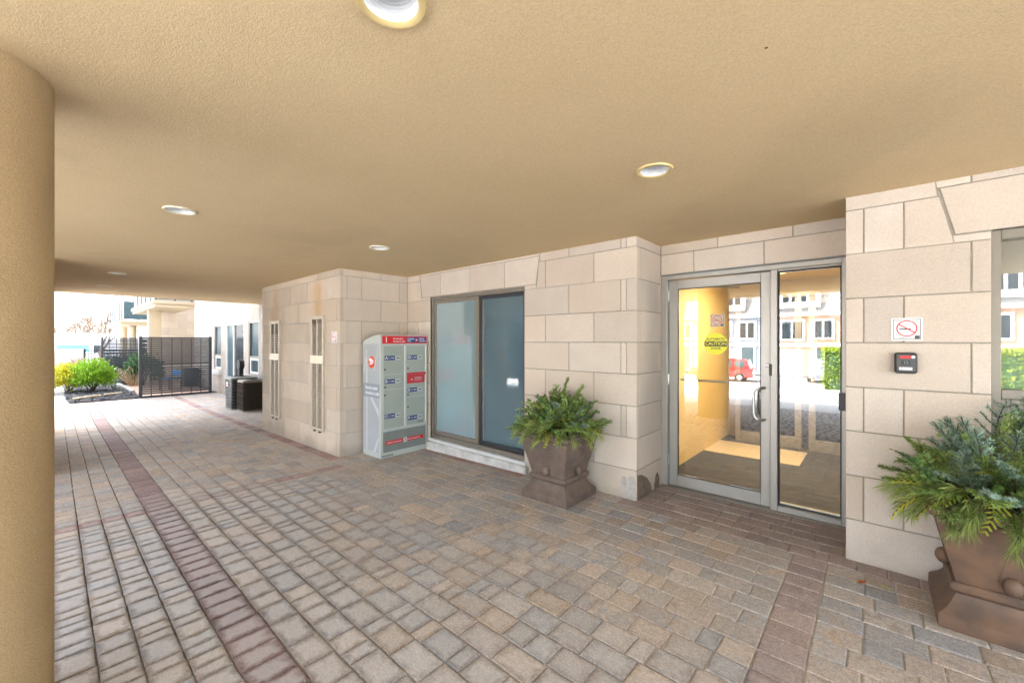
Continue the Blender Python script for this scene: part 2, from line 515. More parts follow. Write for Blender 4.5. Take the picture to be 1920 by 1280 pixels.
LIME = (.595, .54, .48); LIME2 = (.53, .475, .415)
M_ = {}
M_['stone'] = stone_mat('limestone', LIME, LIME2)
RUST = (.50, .27, .08)
M_['stone_rust'] = stone_mat('limestone_with_rust_runs', (.565, .50, .42), (.49, .42, .345),
    stains=[(-8.02, 2.56, 1.86, .22, RUST, .55), (-6.25, 2.56, 1.88, .26, RUST, .5), (-7.7, .26, -.3, .5, (.30, .25, .19), .5), (-6.6, .16, -.3, .4, (.30, .25, .19), .6)])
M_['mortar'] = mat('mortar', (.345, .322, .275), .95, spec=.1, var=.25, nscale=14, bump=.6, bscale=260)
M_['mortar_light'] = mat('pale_mortar', (.46, .44, .41), .95, spec=.1, var=.2, nscale=30, bump=.6, bscale=260)
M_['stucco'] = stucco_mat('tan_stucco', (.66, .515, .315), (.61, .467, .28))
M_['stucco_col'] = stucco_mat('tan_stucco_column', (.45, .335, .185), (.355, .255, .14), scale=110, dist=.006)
M_['cream'] = stucco_mat('cream_stucco', (.48, .40, .28), (.44, .365, .255), bump=.3)
M_['alu'] = mat('taupe_aluminium', (.235, .215, .18), .42, metal=.35, spec=.5, var=.08)
M_['alu_door'] = mat('grey_aluminium', (.42, .415, .39), .38, metal=.45, spec=.5, var=.06)
M_['steel'] = mat('brushed_steel', (.62, .62, .60), .28, metal=1.0, var=.08, nscale=40)
M_['gasket'] = mat('black_gasket', (.012, .012, .012), .5)
M_['black'] = mat('black_plastic', (.016, .017, .018), .38, var=.2)
M_['dark_grey'] = mat('dark_grey_plastic', (.05, .055, .06), .4)
M_['white'] = mat('white_paint', (.82, .83, .85), .45, var=.05)
M_['conc'] = mat('concrete', (.34, .33, .31), .9, spec=.2, var=.22, nscale=6, bump=.5, bscale=90)
M_['conc_white'] = mat('white_stained_sill_concrete', (.62, .62, .60), .85, spec=.2, var=.3, nscale=7, bump=.5, bscale=70)
M_['glass'] = glass_mat('clear_glass', (.93, .95, .94), 5.0)
M_['glass_dark'] = glass_mat('dim_glass', (.5, .55, .56), 1.8)
M_['film'] = mat('frosted_blue_pane', (.22, .335, .37), .03, spec=1.0, nscale=.8, c2=(.25, .40, .46), coat=1.0)
M_['film'].node_tree.nodes['Principled BSDF'].inputs['Coat IOR'].default_value = 2.9
M_['film_dark'] = mat('blue_pane_behind_screen', (.22, .40, .48), .03, spec=1.0, c2=(.15, .30, .38), nscale=.7, coat=1.0)
M_['film_dark'].node_tree.nodes['Principled BSDF'].inputs['Coat IOR'].default_value = 2.0
M_['screen'] = screen_mat('insect_screen', (.06, .07, .078), .20)
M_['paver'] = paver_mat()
def sand_mat():
    m, n, l, p = new_mat('joint_sand')
    p.inputs['Roughness'].default_value = .95; p.inputs['Specular IOR Level'].default_value = .1
    geo = n.new('ShaderNodeNewGeometry'); sx = n.new('ShaderNodeSeparateXYZ'); l.new(geo.outputs['Position'], sx.inputs[0])
    no = n.new('ShaderNodeTexNoise'); no.inputs['Scale'].default_value = 1.6; no.inputs['Detail'].default_value = 8; no.inputs['Roughness'].default_value = .7
    l.new(geo.outputs['Position'], no.inputs['Vector'])
    a = n.new('ShaderNodeMath'); a.operation = 'MULTIPLY_ADD'; a.inputs[1].default_value = 5.0
    l.new(no.outputs['Fac'], a.inputs[0]); l.new(sx.outputs[0], a.inputs[2])
    r = n.new('ShaderNodeMapRange'); r.inputs[1].default_value = -.6; r.inputs[2].default_value = 2.2
    l.new(a.outputs[0], r.inputs[0])
    mx = n.new('ShaderNodeMix'); mx.data_type = 'RGBA'; mx.inputs[6].default_value = (.085, .072, .06, 1); mx.inputs[7].default_value = (.50, .47, .42, 1)
    l.new(r.outputs[0], mx.inputs[0]); l.new(mx.outputs[2], p.inputs['Base Color'])
    return m
M_['sand'] = sand_mat()
M_['red'] = mat('red_label', (.62, .012, .018), .35)
M_['red_dark'] = mat('red_plastic', (.50, .02, .03), .3)
M_['orange_red'] = mat('orange_red_label', (.80, .07, .015), .4)
M_['navy'] = mat('navy_label', (.018, .045, .19), .4)
M_['locker'] = mat('grey_green_locker_paint', (.36, .41, .375), .38, spec=.5, var=.05, nscale=5)
M_['locker_trim'] = mat('pale_locker_trim', (.50, .545, .52), .35, spec=.5, var=.05)
M_['locker_side'] = mat('silver_locker_wrap', (.40, .44, .47), .3, spec=.6, var=.1, nscale=2.5)
M_['locker_streak'] = mat('pale_swoosh', (.55, .59, .62), .3, spec=.6)
M_['locker_low'] = mat('dark_silver_wrap', (.22, .25, .245), .32, spec=.6, var=.15, nscale=4)
M_['locker_band'] = mat('slate_label', (.26, .31, .36), .4)
M_['yellow'] = mat('caution_yellow', (.74, .74, .03), .45)
M_['planter'] = mat('terracotta_brown', (.165, .122, .098), .65, spec=.3, c2=(.112, .086, .072), nscale=11, bump=.35, bscale=70)
M_['planter2'] = mat('warm_terracotta_brown', (.175, .105, .066), .6, spec=.35, c2=(.095, .066, .05), nscale=9, bump=.35, bscale=70)
M_['soil'] = mat('dark_soil', (.03, .024, .018), .95, var=.4, nscale=60, bump=1, bscale=90)
M_['fir'] = leaf_mat('blue_fir_needles', (.13, .21, .135), (.31, .45, .36))
M_['fir_green'] = leaf_mat('green_fir_needles', (.135, .22, .05), (.31, .43, .11))
M_['pine'] = leaf_mat('pine_needles', (.21, .29, .075), (.45, .54, .17))
M_['cedar'] = leaf_mat('yellow_cedar_leaves', (.30, .40, .03), (.60, .62, .08))
M_['box'] = leaf_mat('box_leaves', (.11, .22, .055), (.29, .43, .14))
M_['twig'] = mat('bark', (.075, .05, .032), .9, var=.3, nscale=30)
M_['redtwig'] = mat('red_bark', (.20, .06, .035), .8, var=.3, nscale=30)
M_['grille'] = mat('ivory_grille_metal', (.54, .47, .375), .45, spec=.4, var=.08)
M_['grille_dark'] = mat('grille_void', (.12, .095, .07), .9)
M_['soot'] = mat('sooty_grille_metal', (.30, .255, .205), .6, var=.5, nscale=20)
M_['charcoal'] = mat('charcoal_powder_coat', (.030, .036, .044), .42, spec=.45, var=.08)
M_['trim_gold'] = mat('aged_ivory_trim', (.64, .50, .23), .45, var=.12)
M_['trim_white'] = mat('ivory_trim', (.78, .72, .56), .45, var=.08)
M_['baffle'] = mat('white_baffle', (.78, .80, .82), .4)
M_['lamp_off'] = mat('unlit_lamp_glass', (.10, .095, .09), .15, spec=.7)
M_['yellow_wall'] = mat('warm_yellow_plaster', (.64, .48, .225), .75, spec=.2, var=.06, nscale=2)
M_['carpet'] = mat('grey_carpet', (.062, .062, .066), .95, spec=.1, var=.3, nscale=9, bump=.8, bscale=300)
M_['tile'] = mat('beige_floor_tile', (.58, .48, .33), .3, var=.08)
M_['lamp_warm'] = mat('lit_lamp', (1, .8, .5), .5, emit=((1.0, .62, .26), 14))
M_['dark_room'] = mat('dim_interior', (.045, .042, .04), .8)

# ------------------------------------------------------------------ terrain
CEIL = 2.53
FY = 3.715                      # facade plane
BX, BY = -5.52, 2.627           # utility block: side plane, front plane
DY, DF = 4.29, 4.40             # wall above the door, door plane
BLK_L = -8.66

def fx(x):
    if x > -1.7: return 0.0
    if x > -12.2: return -0.019 * (-1.7 - x)
    return -0.2
def fy(y):
    if y > -3.5: return 0.0
    if y > -24: return -1.5 * (-3.5 - y) / 20.5
    return -1.5
def gz(x, y): return fx(x) + fy(y)
def proj(x, y, z):
    dep = -x * .66524 + y * .74664
    lat = x * .74664 + y * .66524
    if dep < .05: return None
    return 960 + F_PX * lat / dep, 640 - F_PX * (z - CAM_H) / dep, dep

M_['drive'] = mat('pale_concrete_drive', (.60, .595, .58), .9, spec=.2, var=.12, nscale=1.2, bump=.3, bscale=60)
m = MB()
gxs = [-600, -200, -80, -50, -30, -22, -17, -12.2, -8, -5, -1.7, 1, 4, 10, 30, 80, 200, 600]
gys = [-600, -200, -80, -40, -24, -18, -12, -8, -3.5, -2, 0, 3, 8, 20, 60, 200, 600]
m.v = [(x, y, gz(x, y) - .03) for y in gys for x in gxs]
nx = len(gxs)
for j in range(len(gys) - 1):
    for i in range(nx - 1):
        m.f.append((j * nx + i, j * nx + i + 1, (j + 1) * nx + i + 1, (j + 1) * nx + i))
tag(m.build('ground', M_['drive']), kind='structure', label='pale concrete drive and ground around the building', cat='ground')

# ------------------------------------------------------------------ paving
PX0, PX1, PY0, PY1 = -16.6, 2.6, -2.2, 4.4
m = MB()
sx = [PX0, -12.2, -1.7, PX1]
for i in range(3):
    a, b = sx[i], sx[i + 1]
    m.add([(a, PY0, gz(a, 0) - .0075), (b, PY0, gz(b, 0) - .0075), (b, PY1, gz(b, 0) - .0075), (a, PY1, gz(a, 0) - .0075)], [(0, 1, 2, 3)])
paving = m.build('paving', M_['sand'])
tag(paving, 'tumbled concrete block paving in beige, grey and plum', 'paving', kind='structure')

PAL = [(.335, .285, .242), (.345, .29, .237), (.315, .282, .25), (.305, .285, .265), (.355, .288, .222), (.285, .267, .25), (.272, .268, .265), (.335, .305, .272), (.30, .26, .228), (.322, .272, .228)]
SOLD = [(.255, .176, .165), (.235, .165, .158), (.275, .19, .172), (.215, .155, .15)]
PALE_SOLD = [(.325, .262, .236), (.31, .252, .232), (.335, .272, .245), (.295, .243, .225)]
REDS = [(.33, .205, .175), (.30, .215, .19), (.30, .225, .20), (.34, .245, .205), (.33, .275, .235)]
prng = random.Random(21)
def pick(pal, jit=.12):
    c = prng.choice(pal); k = 1 + prng.uniform(-jit, jit)
    return tuple(q * k for q in c)
pavers = []          # (poly, tint, tint2)
def in_footprint(x, y):
    if y > FY - .02 and not (-1.68 < x < -.19 and y < DF - .02): return True
    if BLK_L + .02 < x < BX - .02 and y > BY - .02: return True
    return False
def clip_rect(x0, x1, y0, y1):
    return x0, x1, y0, y1
def lay(x0, x1, y0, y1, pal, pal2=None):
    cx, cy = (x0 + x1) / 2, (y0 + y1) / 2
    if in_footprint(cx, cy): return
    if math.hypot(cx + 2.5, cy + .285) < .27: return
    g = .0024
    j = lambda: prng.uniform(-.0025, .0025)
    poly = [(x0 + g + j(), y0 + g + j()), (x1 - g + j(), y0 + g + j()), (x1 - g + j(), y1 - g + j()), (x0 + g + j(), y1 - g + j())]
    t = tuple(q * (1.36 if pal is PAL else 1.2) for q in pick(pal))
    t2 = tuple(q * (1.36 if pal is PAL else 1.2) for q in pick(pal2 or pal)) if prng.random() < .65 else (lambda kk: tuple(q * kk for q in t))(prng.uniform(.82, 1.12))
    pavers.append((poly, t, t2))
def course(y0, y1, x0, x1, pal=None, lens=(.095, .145, .145, .195, .195), fixed=None):
    x = x0
    while x < x1 - .03:
        L = prng.choice(lens) * prng.uniform(.97, 1.03)
        if fixed:
            for f0, f1 in fixed:
                if abs(x - f0) < 1e-6: L = f1 - f0
                elif x < f0 < x + L + .05: L = f0 - x
        e = min(x + L, x1)
        if x1 - e < .06: e = x1
        p = pal
        if p is None:
            cx = (x + e) / 2; cyy = (y0 + y1) / 2
            if fixed and abs(cx + 5.105) < .08 and cyy < 2.5: p = REDS
            elif BY - .17 < (y0 + y1) / 2 < BY and cx < BX + .1: p = REDS + SOLD
            elif prng.random() < .0: p = SOLD
            else: p = PAL
            if cyy > 3.55 and -4.95 < cx < -3.05: p = REDS
            if cyy > 3.6 and -1.75 < cx < .3: p = PALE_SOLD
        lay(x, e, y0, y1, p)
        x = e
RED = [(-5.18, -5.03)]
# courses beside the drive
y = .575
k = 0
while y > PY0:
    y2 = y - .1445
    course(y2, y, PX0 + prng.uniform(0, .0), PX1, fixed=RED, lens=(.095, .095, .145, .145, .195))
    y = y2
# plum soldier band along the drive
x = PX0
while x < PX1:
    L = .145 * prng.uniform(.92, 1.08)
    lay(x, x + L, .575, .775, SOLD); x += L
# field up to the facade; a second plum band runs from the wall towards the camera
y = .775
ncrs = 19
hw = (3.70 - .775) / ncrs
for c in range(ncrs):
    y0, y1 = .775 + c * hw, .775 + (c + 1) * hw
    if c < ncrs - 1:
        course(y0, y1, PX0, -.442, fixed=RED, lens=(.095, .145, .195, .195, .24))
        lay(-.442, -.246, y0, y1, PALE_SOLD)
        course(y0, y1, -.246, PX1, lens=(.145, .195, .195, .24))
    else:
        course(y0, y1, PX0, -.25, lens=(.145, .195), fixed=None)
        course(y0, y1, -.25, PX1, pal=PALE_SOLD, lens=(.153,))
y = .775 + ncrs * hw
for c in range(5):
    course(y, y + .15, -1.70, -.17, pal=PALE_SOLD + PAL[2:3], lens=(.145, .195, .24))
    y += .15
# pavers behind the facade line next to the wing
def paver_geo(mb, poly, t, t2, tints, tints2, cells):
    cx = sum(p[0] for p in poly) / 4; cy = sum(p[1] for p in poly) / 4
    zc = gz(cx, cy) + prng.uniform(-.0012, .0012)
    sxx, syy = prng.uniform(-.004, .004), prng.uniform(-.004, .004)
    slope = (gz(cx + .1, cy) - gz(cx - .1, cy)) / .2
    zat = lambda p: zc + (p[0] - cx) * (sxx + slope) + (p[1] - cy) * syy
    r1 = inset(poly, .008); r2 = inset(poly, .0025)
    # rounded tumbled corners: pull the corner points in a little
    rings = []
    for rr, h, kk in ((r1, 0, .0), (r2, -.0016, 0), (poly, -.006, 0), (poly, -.03, 0)):
        rings.append([(p[0], p[1], zat(p) + h) for p in rr])
    b = len(mb.v)
    for ring in rings:
        mb.v.extend(ring)
    mb.f.append((b, b + 1, b + 2, b + 3))
    for r in range(3):
        for i in range(4):
            j = (i + 1) % 4
            mb.f.append((b + r * 4 + i, b + (r + 1) * 4 + i, b + (r + 1) * 4 + j, b + r * 4 + j))
    for r, e in enumerate((.86, .97, 1.0, 1.0)):
        for sgn in ((-1, -1), (1, -1), (1, 1), (-1, 1)):
            cells.append((sgn[0] * e, sgn[1] * e, 0.0)); tints.append(t); tints2.append(t2)
def set_attr(me, tints, tints2, cells):
    for nm, dat in (('tint', tints), ('tint2', tints2)):
        a = me.attributes.new(nm, 'FLOAT_COLOR', 'POINT')
        a.data.foreach_set('color', np.array([(q[0], q[1], q[2], 1.0) for q in dat], dtype=np.float32).ravel())
    a = me.attributes.new('cell', 'FLOAT_VECTOR', 'POINT')
    a.data.foreach_set('vector', np.array(cells, dtype=np.float32).ravel())
def screen_area(poly):
    q = [proj(p[0], p[1], gz(p[0], p[1])) for p in poly]
    if any(v is None for v in q): return 0
    cx = sum(v[0] for v in q) / 4; cy = sum(v[1] for v in q) / 4
    if not (112 < cx < 1915 and cy < 1275): return 0
    if cx > 1750 and cy < 1215: return 0
    return abs(sum(q[i][0] * q[(i + 1) % 4][1] - q[(i + 1) % 4][0] * q[i][1] for i in range(4))) / 2
order = sorted(range(len(pavers)), key=lambda i: -screen_area(pavers[i][0]))
single = set(order[:300])
fld = MB(); ft, ft2, fc = [], [], []
for i, (poly, t, t2) in enumerate(pavers):
    if i in single:
        mb = MB(); a, b2, c2 = [], [], []
        paver_geo(mb, poly, t, t2, a, b2, c2)
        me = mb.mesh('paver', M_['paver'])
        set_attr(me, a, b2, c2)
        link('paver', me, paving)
    else:
        paver_geo(fld, poly, t, t2, ft, ft2, fc)
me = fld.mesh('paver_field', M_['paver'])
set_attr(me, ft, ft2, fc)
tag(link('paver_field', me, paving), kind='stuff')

# salt grains and grit lying on the paving
gr_ = MB(); gg = random.Random(77)
for i in range(1500):
    x = -5.2 + gg.random() ** .7 * 6.2; yy = gg.uniform(.3, 4.3)
    if in_footprint(x, yy): continue
    if gg.random() < .5:                     # gathers in the joints
        yy = .775 + round((yy - .775) / hw) * hw + gg.gauss(0, .006)
    r_ = gg.uniform(.0012, .0036) * (1.6 if gg.random() < .05 else 1)
    gr_.sphere((x, yy, gz(x, yy) + r_ * .5), r_, 4, 2, gg.uniform(.7, 1.6), gg.uniform(.7, 1.6), .7)
gr_o = gr_.build('grit', mat('pale_grit', (.55, .53, .50), .9, var=.5, nscale=8), paving)
gr_o['kind'] = 'stuff'

# ------------------------------------------------------------------ building
bld = empty('apartment_building')
tag(bld, 'apartment building with limestone walls, tan stucco canopy, glass door and round column', 'building')
XA, YA, ZA = Vector((1, 0, 0)), Vector((0, 1, 0)), Vector((0, 0, 1))
brng = random.Random(5)
JT = .004
def stone_rows(parent, u0, u1, org, u, n, joints, zs, mt, depth=.05, name='stone_block'):
    """zs: joint heights from bottom to top; joints[k]: inner joint positions of row k"""
    for k in range(len(zs) - 1):
        us = [u0] + [q for q in joints[k] if u0 + .01 < q < u1 - .01] + [u1]
        for i in range(len(us) - 1):
            a = us[i] + (JT if i else 0); b = us[i + 1] - (JT if i < len(us) - 2 else 0)
            z0 = zs[k] + (JT if k else 0); z1 = zs[k + 1] - (JT if k < len(zs) - 2 else 0)
            stone(parent, [(a, z0), (b, z0), (b, z1), (a, z1)], org, u, n, mt, depth)
def stone(parent, poly, org, u, n, mt, depth=.05, name='stone_block'):
    h = brng.uniform(-.0012, .0012)
    o = Vector(org) + Vector(n) * h
    # keep winding counter-clockwise as seen from +n
    if Vector(u).cross(ZA).dot(Vector(n)) < 0:
        poly = poly[::-1]
    mb = MB().slab(poly, o, u, ZA, n, depth, .0025)
    return mb.build(name, mt, parent)

ZJ = [-.15] + [2.435 - .308 * k for k in range(7, -1, -1)] + [CEIL]       # .279 .587 .895 1.203 1.511 1.819 2.127 2.435
NEGY = -YA
# --- wall right of the door
wallR = MB().box(-.159 + .006, .515, FY + .006, DF + .3, -.2, CEIL).box(.515, 1.565, FY + .16, DF + .3, -.2, CEIL).box(.515, 1.565, FY + .006, FY + .15, 2.185, CEIL).box(1.565, 4.2, FY + .006, DF + .3, -.2, CEIL).build('wall', M_['mortar'], bld)
ja = [-.064, .136]; jb = [.433]
jR = [[], ja, [], ja, jb, ja, jb]
stone_rows(wallR, -.159, .512, (0, FY, 0), XA, NEGY, jR, ZJ[:8], M_['stone'])      # up to z = 2.127
stone_rows(wallR, 1.568, 4.2, (0, FY, 0), XA, NEGY, [[1.9, 2.5, 3.1, 3.7] if k % 2 else [2.2, 2.8, 3.4, 4.0] for k in range(8)], ZJ[:8] + [2.182], M_['stone'])
z0, z1 = 2.127 + JT, 2.435 - JT
S = lambda poly, wl=wallR, mt='stone': stone(wl, poly, (0, FY, 0), XA, NEGY, M_[mt])
S([(-.159, z0), (-.064 - JT, z0), (-.064 - JT, z1), (-.159, z1)])
S([(-.064 + JT, z0), (.136 - JT, z0), (.136 - JT, z1), (-.064 + JT, z1)])
S([(.136 + JT, z0), (.362, z0), (.297, z1), (.136 + JT, z1)])
S([(.362, z0), (.512, z0), (.512, 2.175), (.355, 2.175)])
S([(-.159, 2.435 + JT), (.288, 2.435 + JT), (.279, CEIL), (-.159, CEIL)])
for i in range(5):       # lintel stones over the side window
    a0 = .301 if i == 0 else .36 + .62 * i - .05; a1 = .366 if i == 0 else a0
    b0 = .36 + .62 * (i + 1) - .05
    S([(a1 + (JT if i else 0), 2.186), (b0 - JT, 2.186), (b0 - JT, 2.482), (a0 + (JT if i else 0), 2.482)])
S([(.287, 2.490), (.433 - JT, 2.490), (.433 - JT, CEIL), (.281, CEIL)])
S([(.433 + JT, 2.490), (1.6, 2.490), (1.6, CEIL), (.433 + JT, CEIL)])
S([(1.61, 2.490), (3.2, 2.490), (3.2, CEIL), (1.61, CEIL)])
# return of the right wall into the door recess
jr = [[] for _ in ZJ]
stone_rows(wallR, FY + .006, DF, (-.159, 0, 0), YA, -XA, jr, ZJ, M_['stone'])

# --- main wall with the sliding window
WX0, WX1 = -4.932, -3.109
wallM = MB().box(-5.6, WX0, FY + .006, FY + .3, -.25, CEIL).box(WX1, -1.719, FY + .006, DF + .3, -.25, CEIL).box(WX0, WX1, FY + .006, FY + .3, 2.17, CEIL).box(WX0, WX1, FY + .03, FY + .3, -.3, .06).build('wall', M_['mortar'], bld)
j1 = [-2.802, -2.178]; j2 = [-2.485, -1.875, -1.818]
rowsM = [[-2.3], j1, j2, j1, j2, j1, j2]
stone_rows(wallM, WX1, -1.713, (0, FY, 0), XA, NEGY, rowsM, ZJ[:8], M_['stone'])
S2 = lambda poly: stone(wallM, poly, (0, FY, 0), XA, NEGY, M_['stone'])
S2([(-2.928, z0), (-2.802 - JT, z0), (-2.802 - JT, z1), (-2.893, z1)])
S2([(WX1, z0), (-2.928, z0), (-2.938, 2.178), (WX1, 2.178)])
S2([(-2.802 + JT, z0), (-2.178 - JT, z0), (-2.178 - JT, z1), (-2.802 + JT, z1)])
S2([(-2.178 + JT, z0), (-1.713, z0), (-1.713, z1), (-2.178 + JT, z1)])
za, zb = 2.435 + JT, CEIL
for a, b in ((-2.882, -2.485), (-2.485, -1.875), (-1.875, -1.818), (-1.818, -1.713)):
    S2([(a + JT, za), (b - (JT if b < -1.72 else 0), za), (b - (JT if b < -1.72 else 0), zb), (a + JT, zb)])
S2([(-5.18, 2.508), (-4.067, 2.508), (-4.067, CEIL), (-5.18, CEIL)])
S2([(-4.06, 2.508), (-2.90, 2.508), (-2.89, CEIL), (-4.06, CEIL)])
for a0, a1, b0, b1 in ((-5.139, -5.193, -4.695, -4.695), (-4.695, -4.695, -4.067, -4.067), (-4.067, -4.067, -3.435, -3.435), (-3.435, -3.435, -2.942, -2.893)):
    S2([(a0 + JT, 2.184), (b0 - JT, 2.184), (b1 - JT, 2.500), (a1 + JT, 2.500)])
jl = [[] if k % 2 == 0 else [-5.23] for k in range(9)]
stone_rows(wallM, -5.515, WX0, (0, FY, 0), XA, NEGY, jl, ZJ[:8], M_['stone'])
S2([(-5.515, z0), (-5.29 - JT, z0), (-5.29 - JT, z1), (-5.515, z1)])
S2([(-5.29 + JT, z0), (-5.15, z0), (-5.193, z1), (-5.29 + JT, z1)])
S2([(-5.15, z0), (WX0, z0), (WX0, 2.176), (-5.155, 2.176)])
S2([(-5.515, za), (-5.205, za), (-5.205, CEIL), (-5.515, CEIL)])
# pier return
jp = [[FY + .52] if k % 2 == 0 else [FY + .085] for k in range(9)]; jp[8] = []; jp[0] = []
stone_rows(wallM, FY + .0065, DF - .06, (-1.713, 0, 0), YA, XA, jp, ZJ, M_['stone'])
# spalled corner at the foot of the pier with grey repair mortar
def arch(x0, x1, z0, z1, n=8):
    c = (x0 + x1) / 2; r = (x1 - x0) / 2
    return [(x0, z0), (x1, z0)] + [(c + r * math.cos(math.pi * k / n), z1 - r + r * math.sin(math.pi * k / n)) for k in range(0, n + 1)]
for poly in (arch(-1.802, -1.722, -.01, .215), arch(-1.866, -1.82, -.01, .20)):
    MB().slab(poly, (0, FY - .004, 0), XA, ZA, NEGY, .02, .003).build('repair_mortar', M_['mortar_light'], wallM)
M_['damp'] = mat('damp_bared_stone', (.20, .155, .115), .9, var=.35, nscale=20, bump=.6, bscale=150)
blob = [(FY + .01, -.01), (FY + .36, -.01), (FY + .33, .07), (FY + .24, .16), (FY + .12, .215), (FY + .01, .235)]
MB().slab(blob, (-1.713 + .0035, 0, 0), YA, ZA, XA, .02, .002).build('bared_stone', M_['damp'], wallM)
blob = [(FY + .42, -.01), (FY + .545, -.01), (FY + .545, .10), (FY + .50, .155), (FY + .455, .13), (FY + .42, .04)]
MB().slab(blob, (-1.713 + .0035, 0, 0), YA, ZA, XA, .02, .002).build('bared_stone', M_['damp'], wallM)

# --- wall above the door
wallD = MB().box(-1.75, -.13, DY + .006, DF + .3, 2.222, CEIL + .02).build('wall', M_['mortar'], bld)
stone_rows(wallD, -1.70, -.166, (0, DY, 0), XA, NEGY, [[-1.371, -.759], [-1.147, -.542]], [2.222, 2.432, CEIL], M_['stone'])
MB().cbox(-1.70, -.166, DY - .012, DY + .06, 2.208, 2.2205, .003).build('lintel_angle', mat('lead_grey_steel', (.20, .22, .23), .5, metal=.3), wallD)

# --- utility block with the vent grilles
wallB = MB().box(BLK_L + .006, BX - .006, BY + .006, FY + .3, -.3, CEIL).build('wall', M_['mortar_light'], bld)
ZB = [-.3] + [2.432 - .3127 * k for k in range(7, -1, -1)] + [CEIL]
je = [-8.571, -7.966, -7.269, -6.592, -5.95]; jo = [-8.27, -7.594, -6.929, -6.272, -5.62]
jB = [jo, je, jo, je, jo, je, jo, je, [-8.27, -6.272]]
stone_rows(wallB, BLK_L, BX, (0, BY, 0), XA, NEGY, jB, ZB, M_['stone_rust'])
wallB2 = MB().box(BX - .10, BX - .008, BY + .05, FY - .001, -.3, CEIL).build('wall', M_['mortar'], bld)
je = [2.729, 2.945, 3.569]; jo = [3.251]
jB = [jo, je, jo, je, jo, je, jo, je, jo]
stone_rows(wallB2, BY + .006, FY, (BX, 0, 0), YA, XA, jB, ZB, M_['stone'])

# --- soffit with round openings for the downlights
LIGHTS = [(-1.072, .664), (-.977, 2.36), (-4.0, .647), (-3.99, 2.332), (-8.38, .629), (-10.39, .613)]
LR = .082
SX0, SX1, SY0, SY1 = -12.55, 4.2, -1.95, DY + .1
xs = sorted({SX0, SX1} | {round(x + s * .15, 4) for x, _ in LIGHTS for s in (-1, 1)})
ys = sorted({SY0, SY1} | {round(y + s * .15, 4) for _, y in LIGHTS for s in (-1, 1)})
# merge breaks so that every light has a cell of its own
m = MB()
cells_x = xs; cells_y = ys
def has_light(a, b, c, d):
    for x, y in LIGHTS:
        if a - 1e-6 <= x - LR and x + LR <= b + 1e-6 and c - 1e-6 <= y - LR and y + LR <= d + 1e-6: return (x, y)
    return None
# simple strips: one strip of y per light row group
taken = []
def hole(x, y, a, b, c, d, z=CEIL):
    n = 32
    corner = []
    vs = []
    for i in range(n):
        t = 2 * math.pi * i / n
        vs.append((x + LR * math.cos(t), y + LR * math.sin(t), z))
    for i in range(n):
        t = 2 * math.pi * i / n
        ct, s_ = math.cos(t), math.sin(t)
        kx = ((b - x) if ct > 0 else (a - x)) / ct if abs(ct) > 1e-9 else 1e9
        ky = ((d - y) if s_ > 0 else (c - y)) / s_ if abs(s_) > 1e-9 else 1e9
        k = min(abs(kx), abs(ky))
        vs.append((x + k * ct, y + k * s_, z))
    # snap the outer ring on the four corners
    for cxx, cyy in ((a, c), (b, c), (b, d), (a, d)):
        i = min(range(n), key=lambda q: (vs[n + q][0] - cxx) ** 2 + (vs[n + q][1] - cyy) ** 2)
        vs[n + i] = (cxx, cyy, z)
    fs = [(i, (i + 1) % n, n + (i + 1) % n, n + i) for i in range(n)]
    m.add(vs, [q[::-1] for q in fs])
rows = [(SY0, .48, []), (.48, .83, [l for l in LIGHTS if l[1] < 1]), (.83, 2.18, []), (2.18, 2.53, [l for l in LIGHTS if l[1] > 1]), (2.53, SY1, [])]
for c, d, ls in rows:
    x = SX0
    for lx, ly in sorted(ls):
        m.add([(x, c, CEIL), (lx - .175, c, CEIL), (lx - .175, d, CEIL), (x, d, CEIL)], [(0, 3, 2, 1)])
        hole(lx, ly, lx - .175, lx + .175, c, d)
        x = lx + .175
    m.add([(x, c, CEIL), (SX1, c, CEIL), (SX1, d, CEIL), (x, d, CEIL)], [(0, 3, 2, 1)])
# fascia and top of the slab
for (a, b, c, d) in ((SX0, SX1, SY0, SY0), (SX0, SX0, SY1, SY0), (SX1, SX1, SY0, SY1)):
    m.add([(a, c, CEIL), (b, d, CEIL), (b, d, CEIL + .45), (a, c, CEIL + .45)], [(0, 1, 2, 3)])
m.add([(SX0, SY0, CEIL + .45), (SX1, SY0, CEIL + .45), (SX1, SY1, CEIL + .45), (SX0, SY1, CEIL + .45)], [(0, 1, 2, 3)])
m.build('soffit', M_['stucco'], bld)
MB().box(SX0 + .02, SX1 - .02, SY0 + .02, 12, CEIL + .47, 5.5).build('upper_storeys', M_['cream'], bld)
MB().box(-9.2, 4.2, DF + 3.6, 12, -.3, CEIL + .46).build('rear_rooms', M_['cream'], bld)

# columns
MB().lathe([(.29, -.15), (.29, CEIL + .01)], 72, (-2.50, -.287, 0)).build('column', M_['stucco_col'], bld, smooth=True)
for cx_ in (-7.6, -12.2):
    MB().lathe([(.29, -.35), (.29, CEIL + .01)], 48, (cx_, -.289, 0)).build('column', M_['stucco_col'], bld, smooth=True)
MB().box(-11.9, -7.9, -.52, -.30, -.4, CEIL).build('added_shade_wall', M_['stucco_col'], bld)  # unseen wall added between the columns to shade the paving

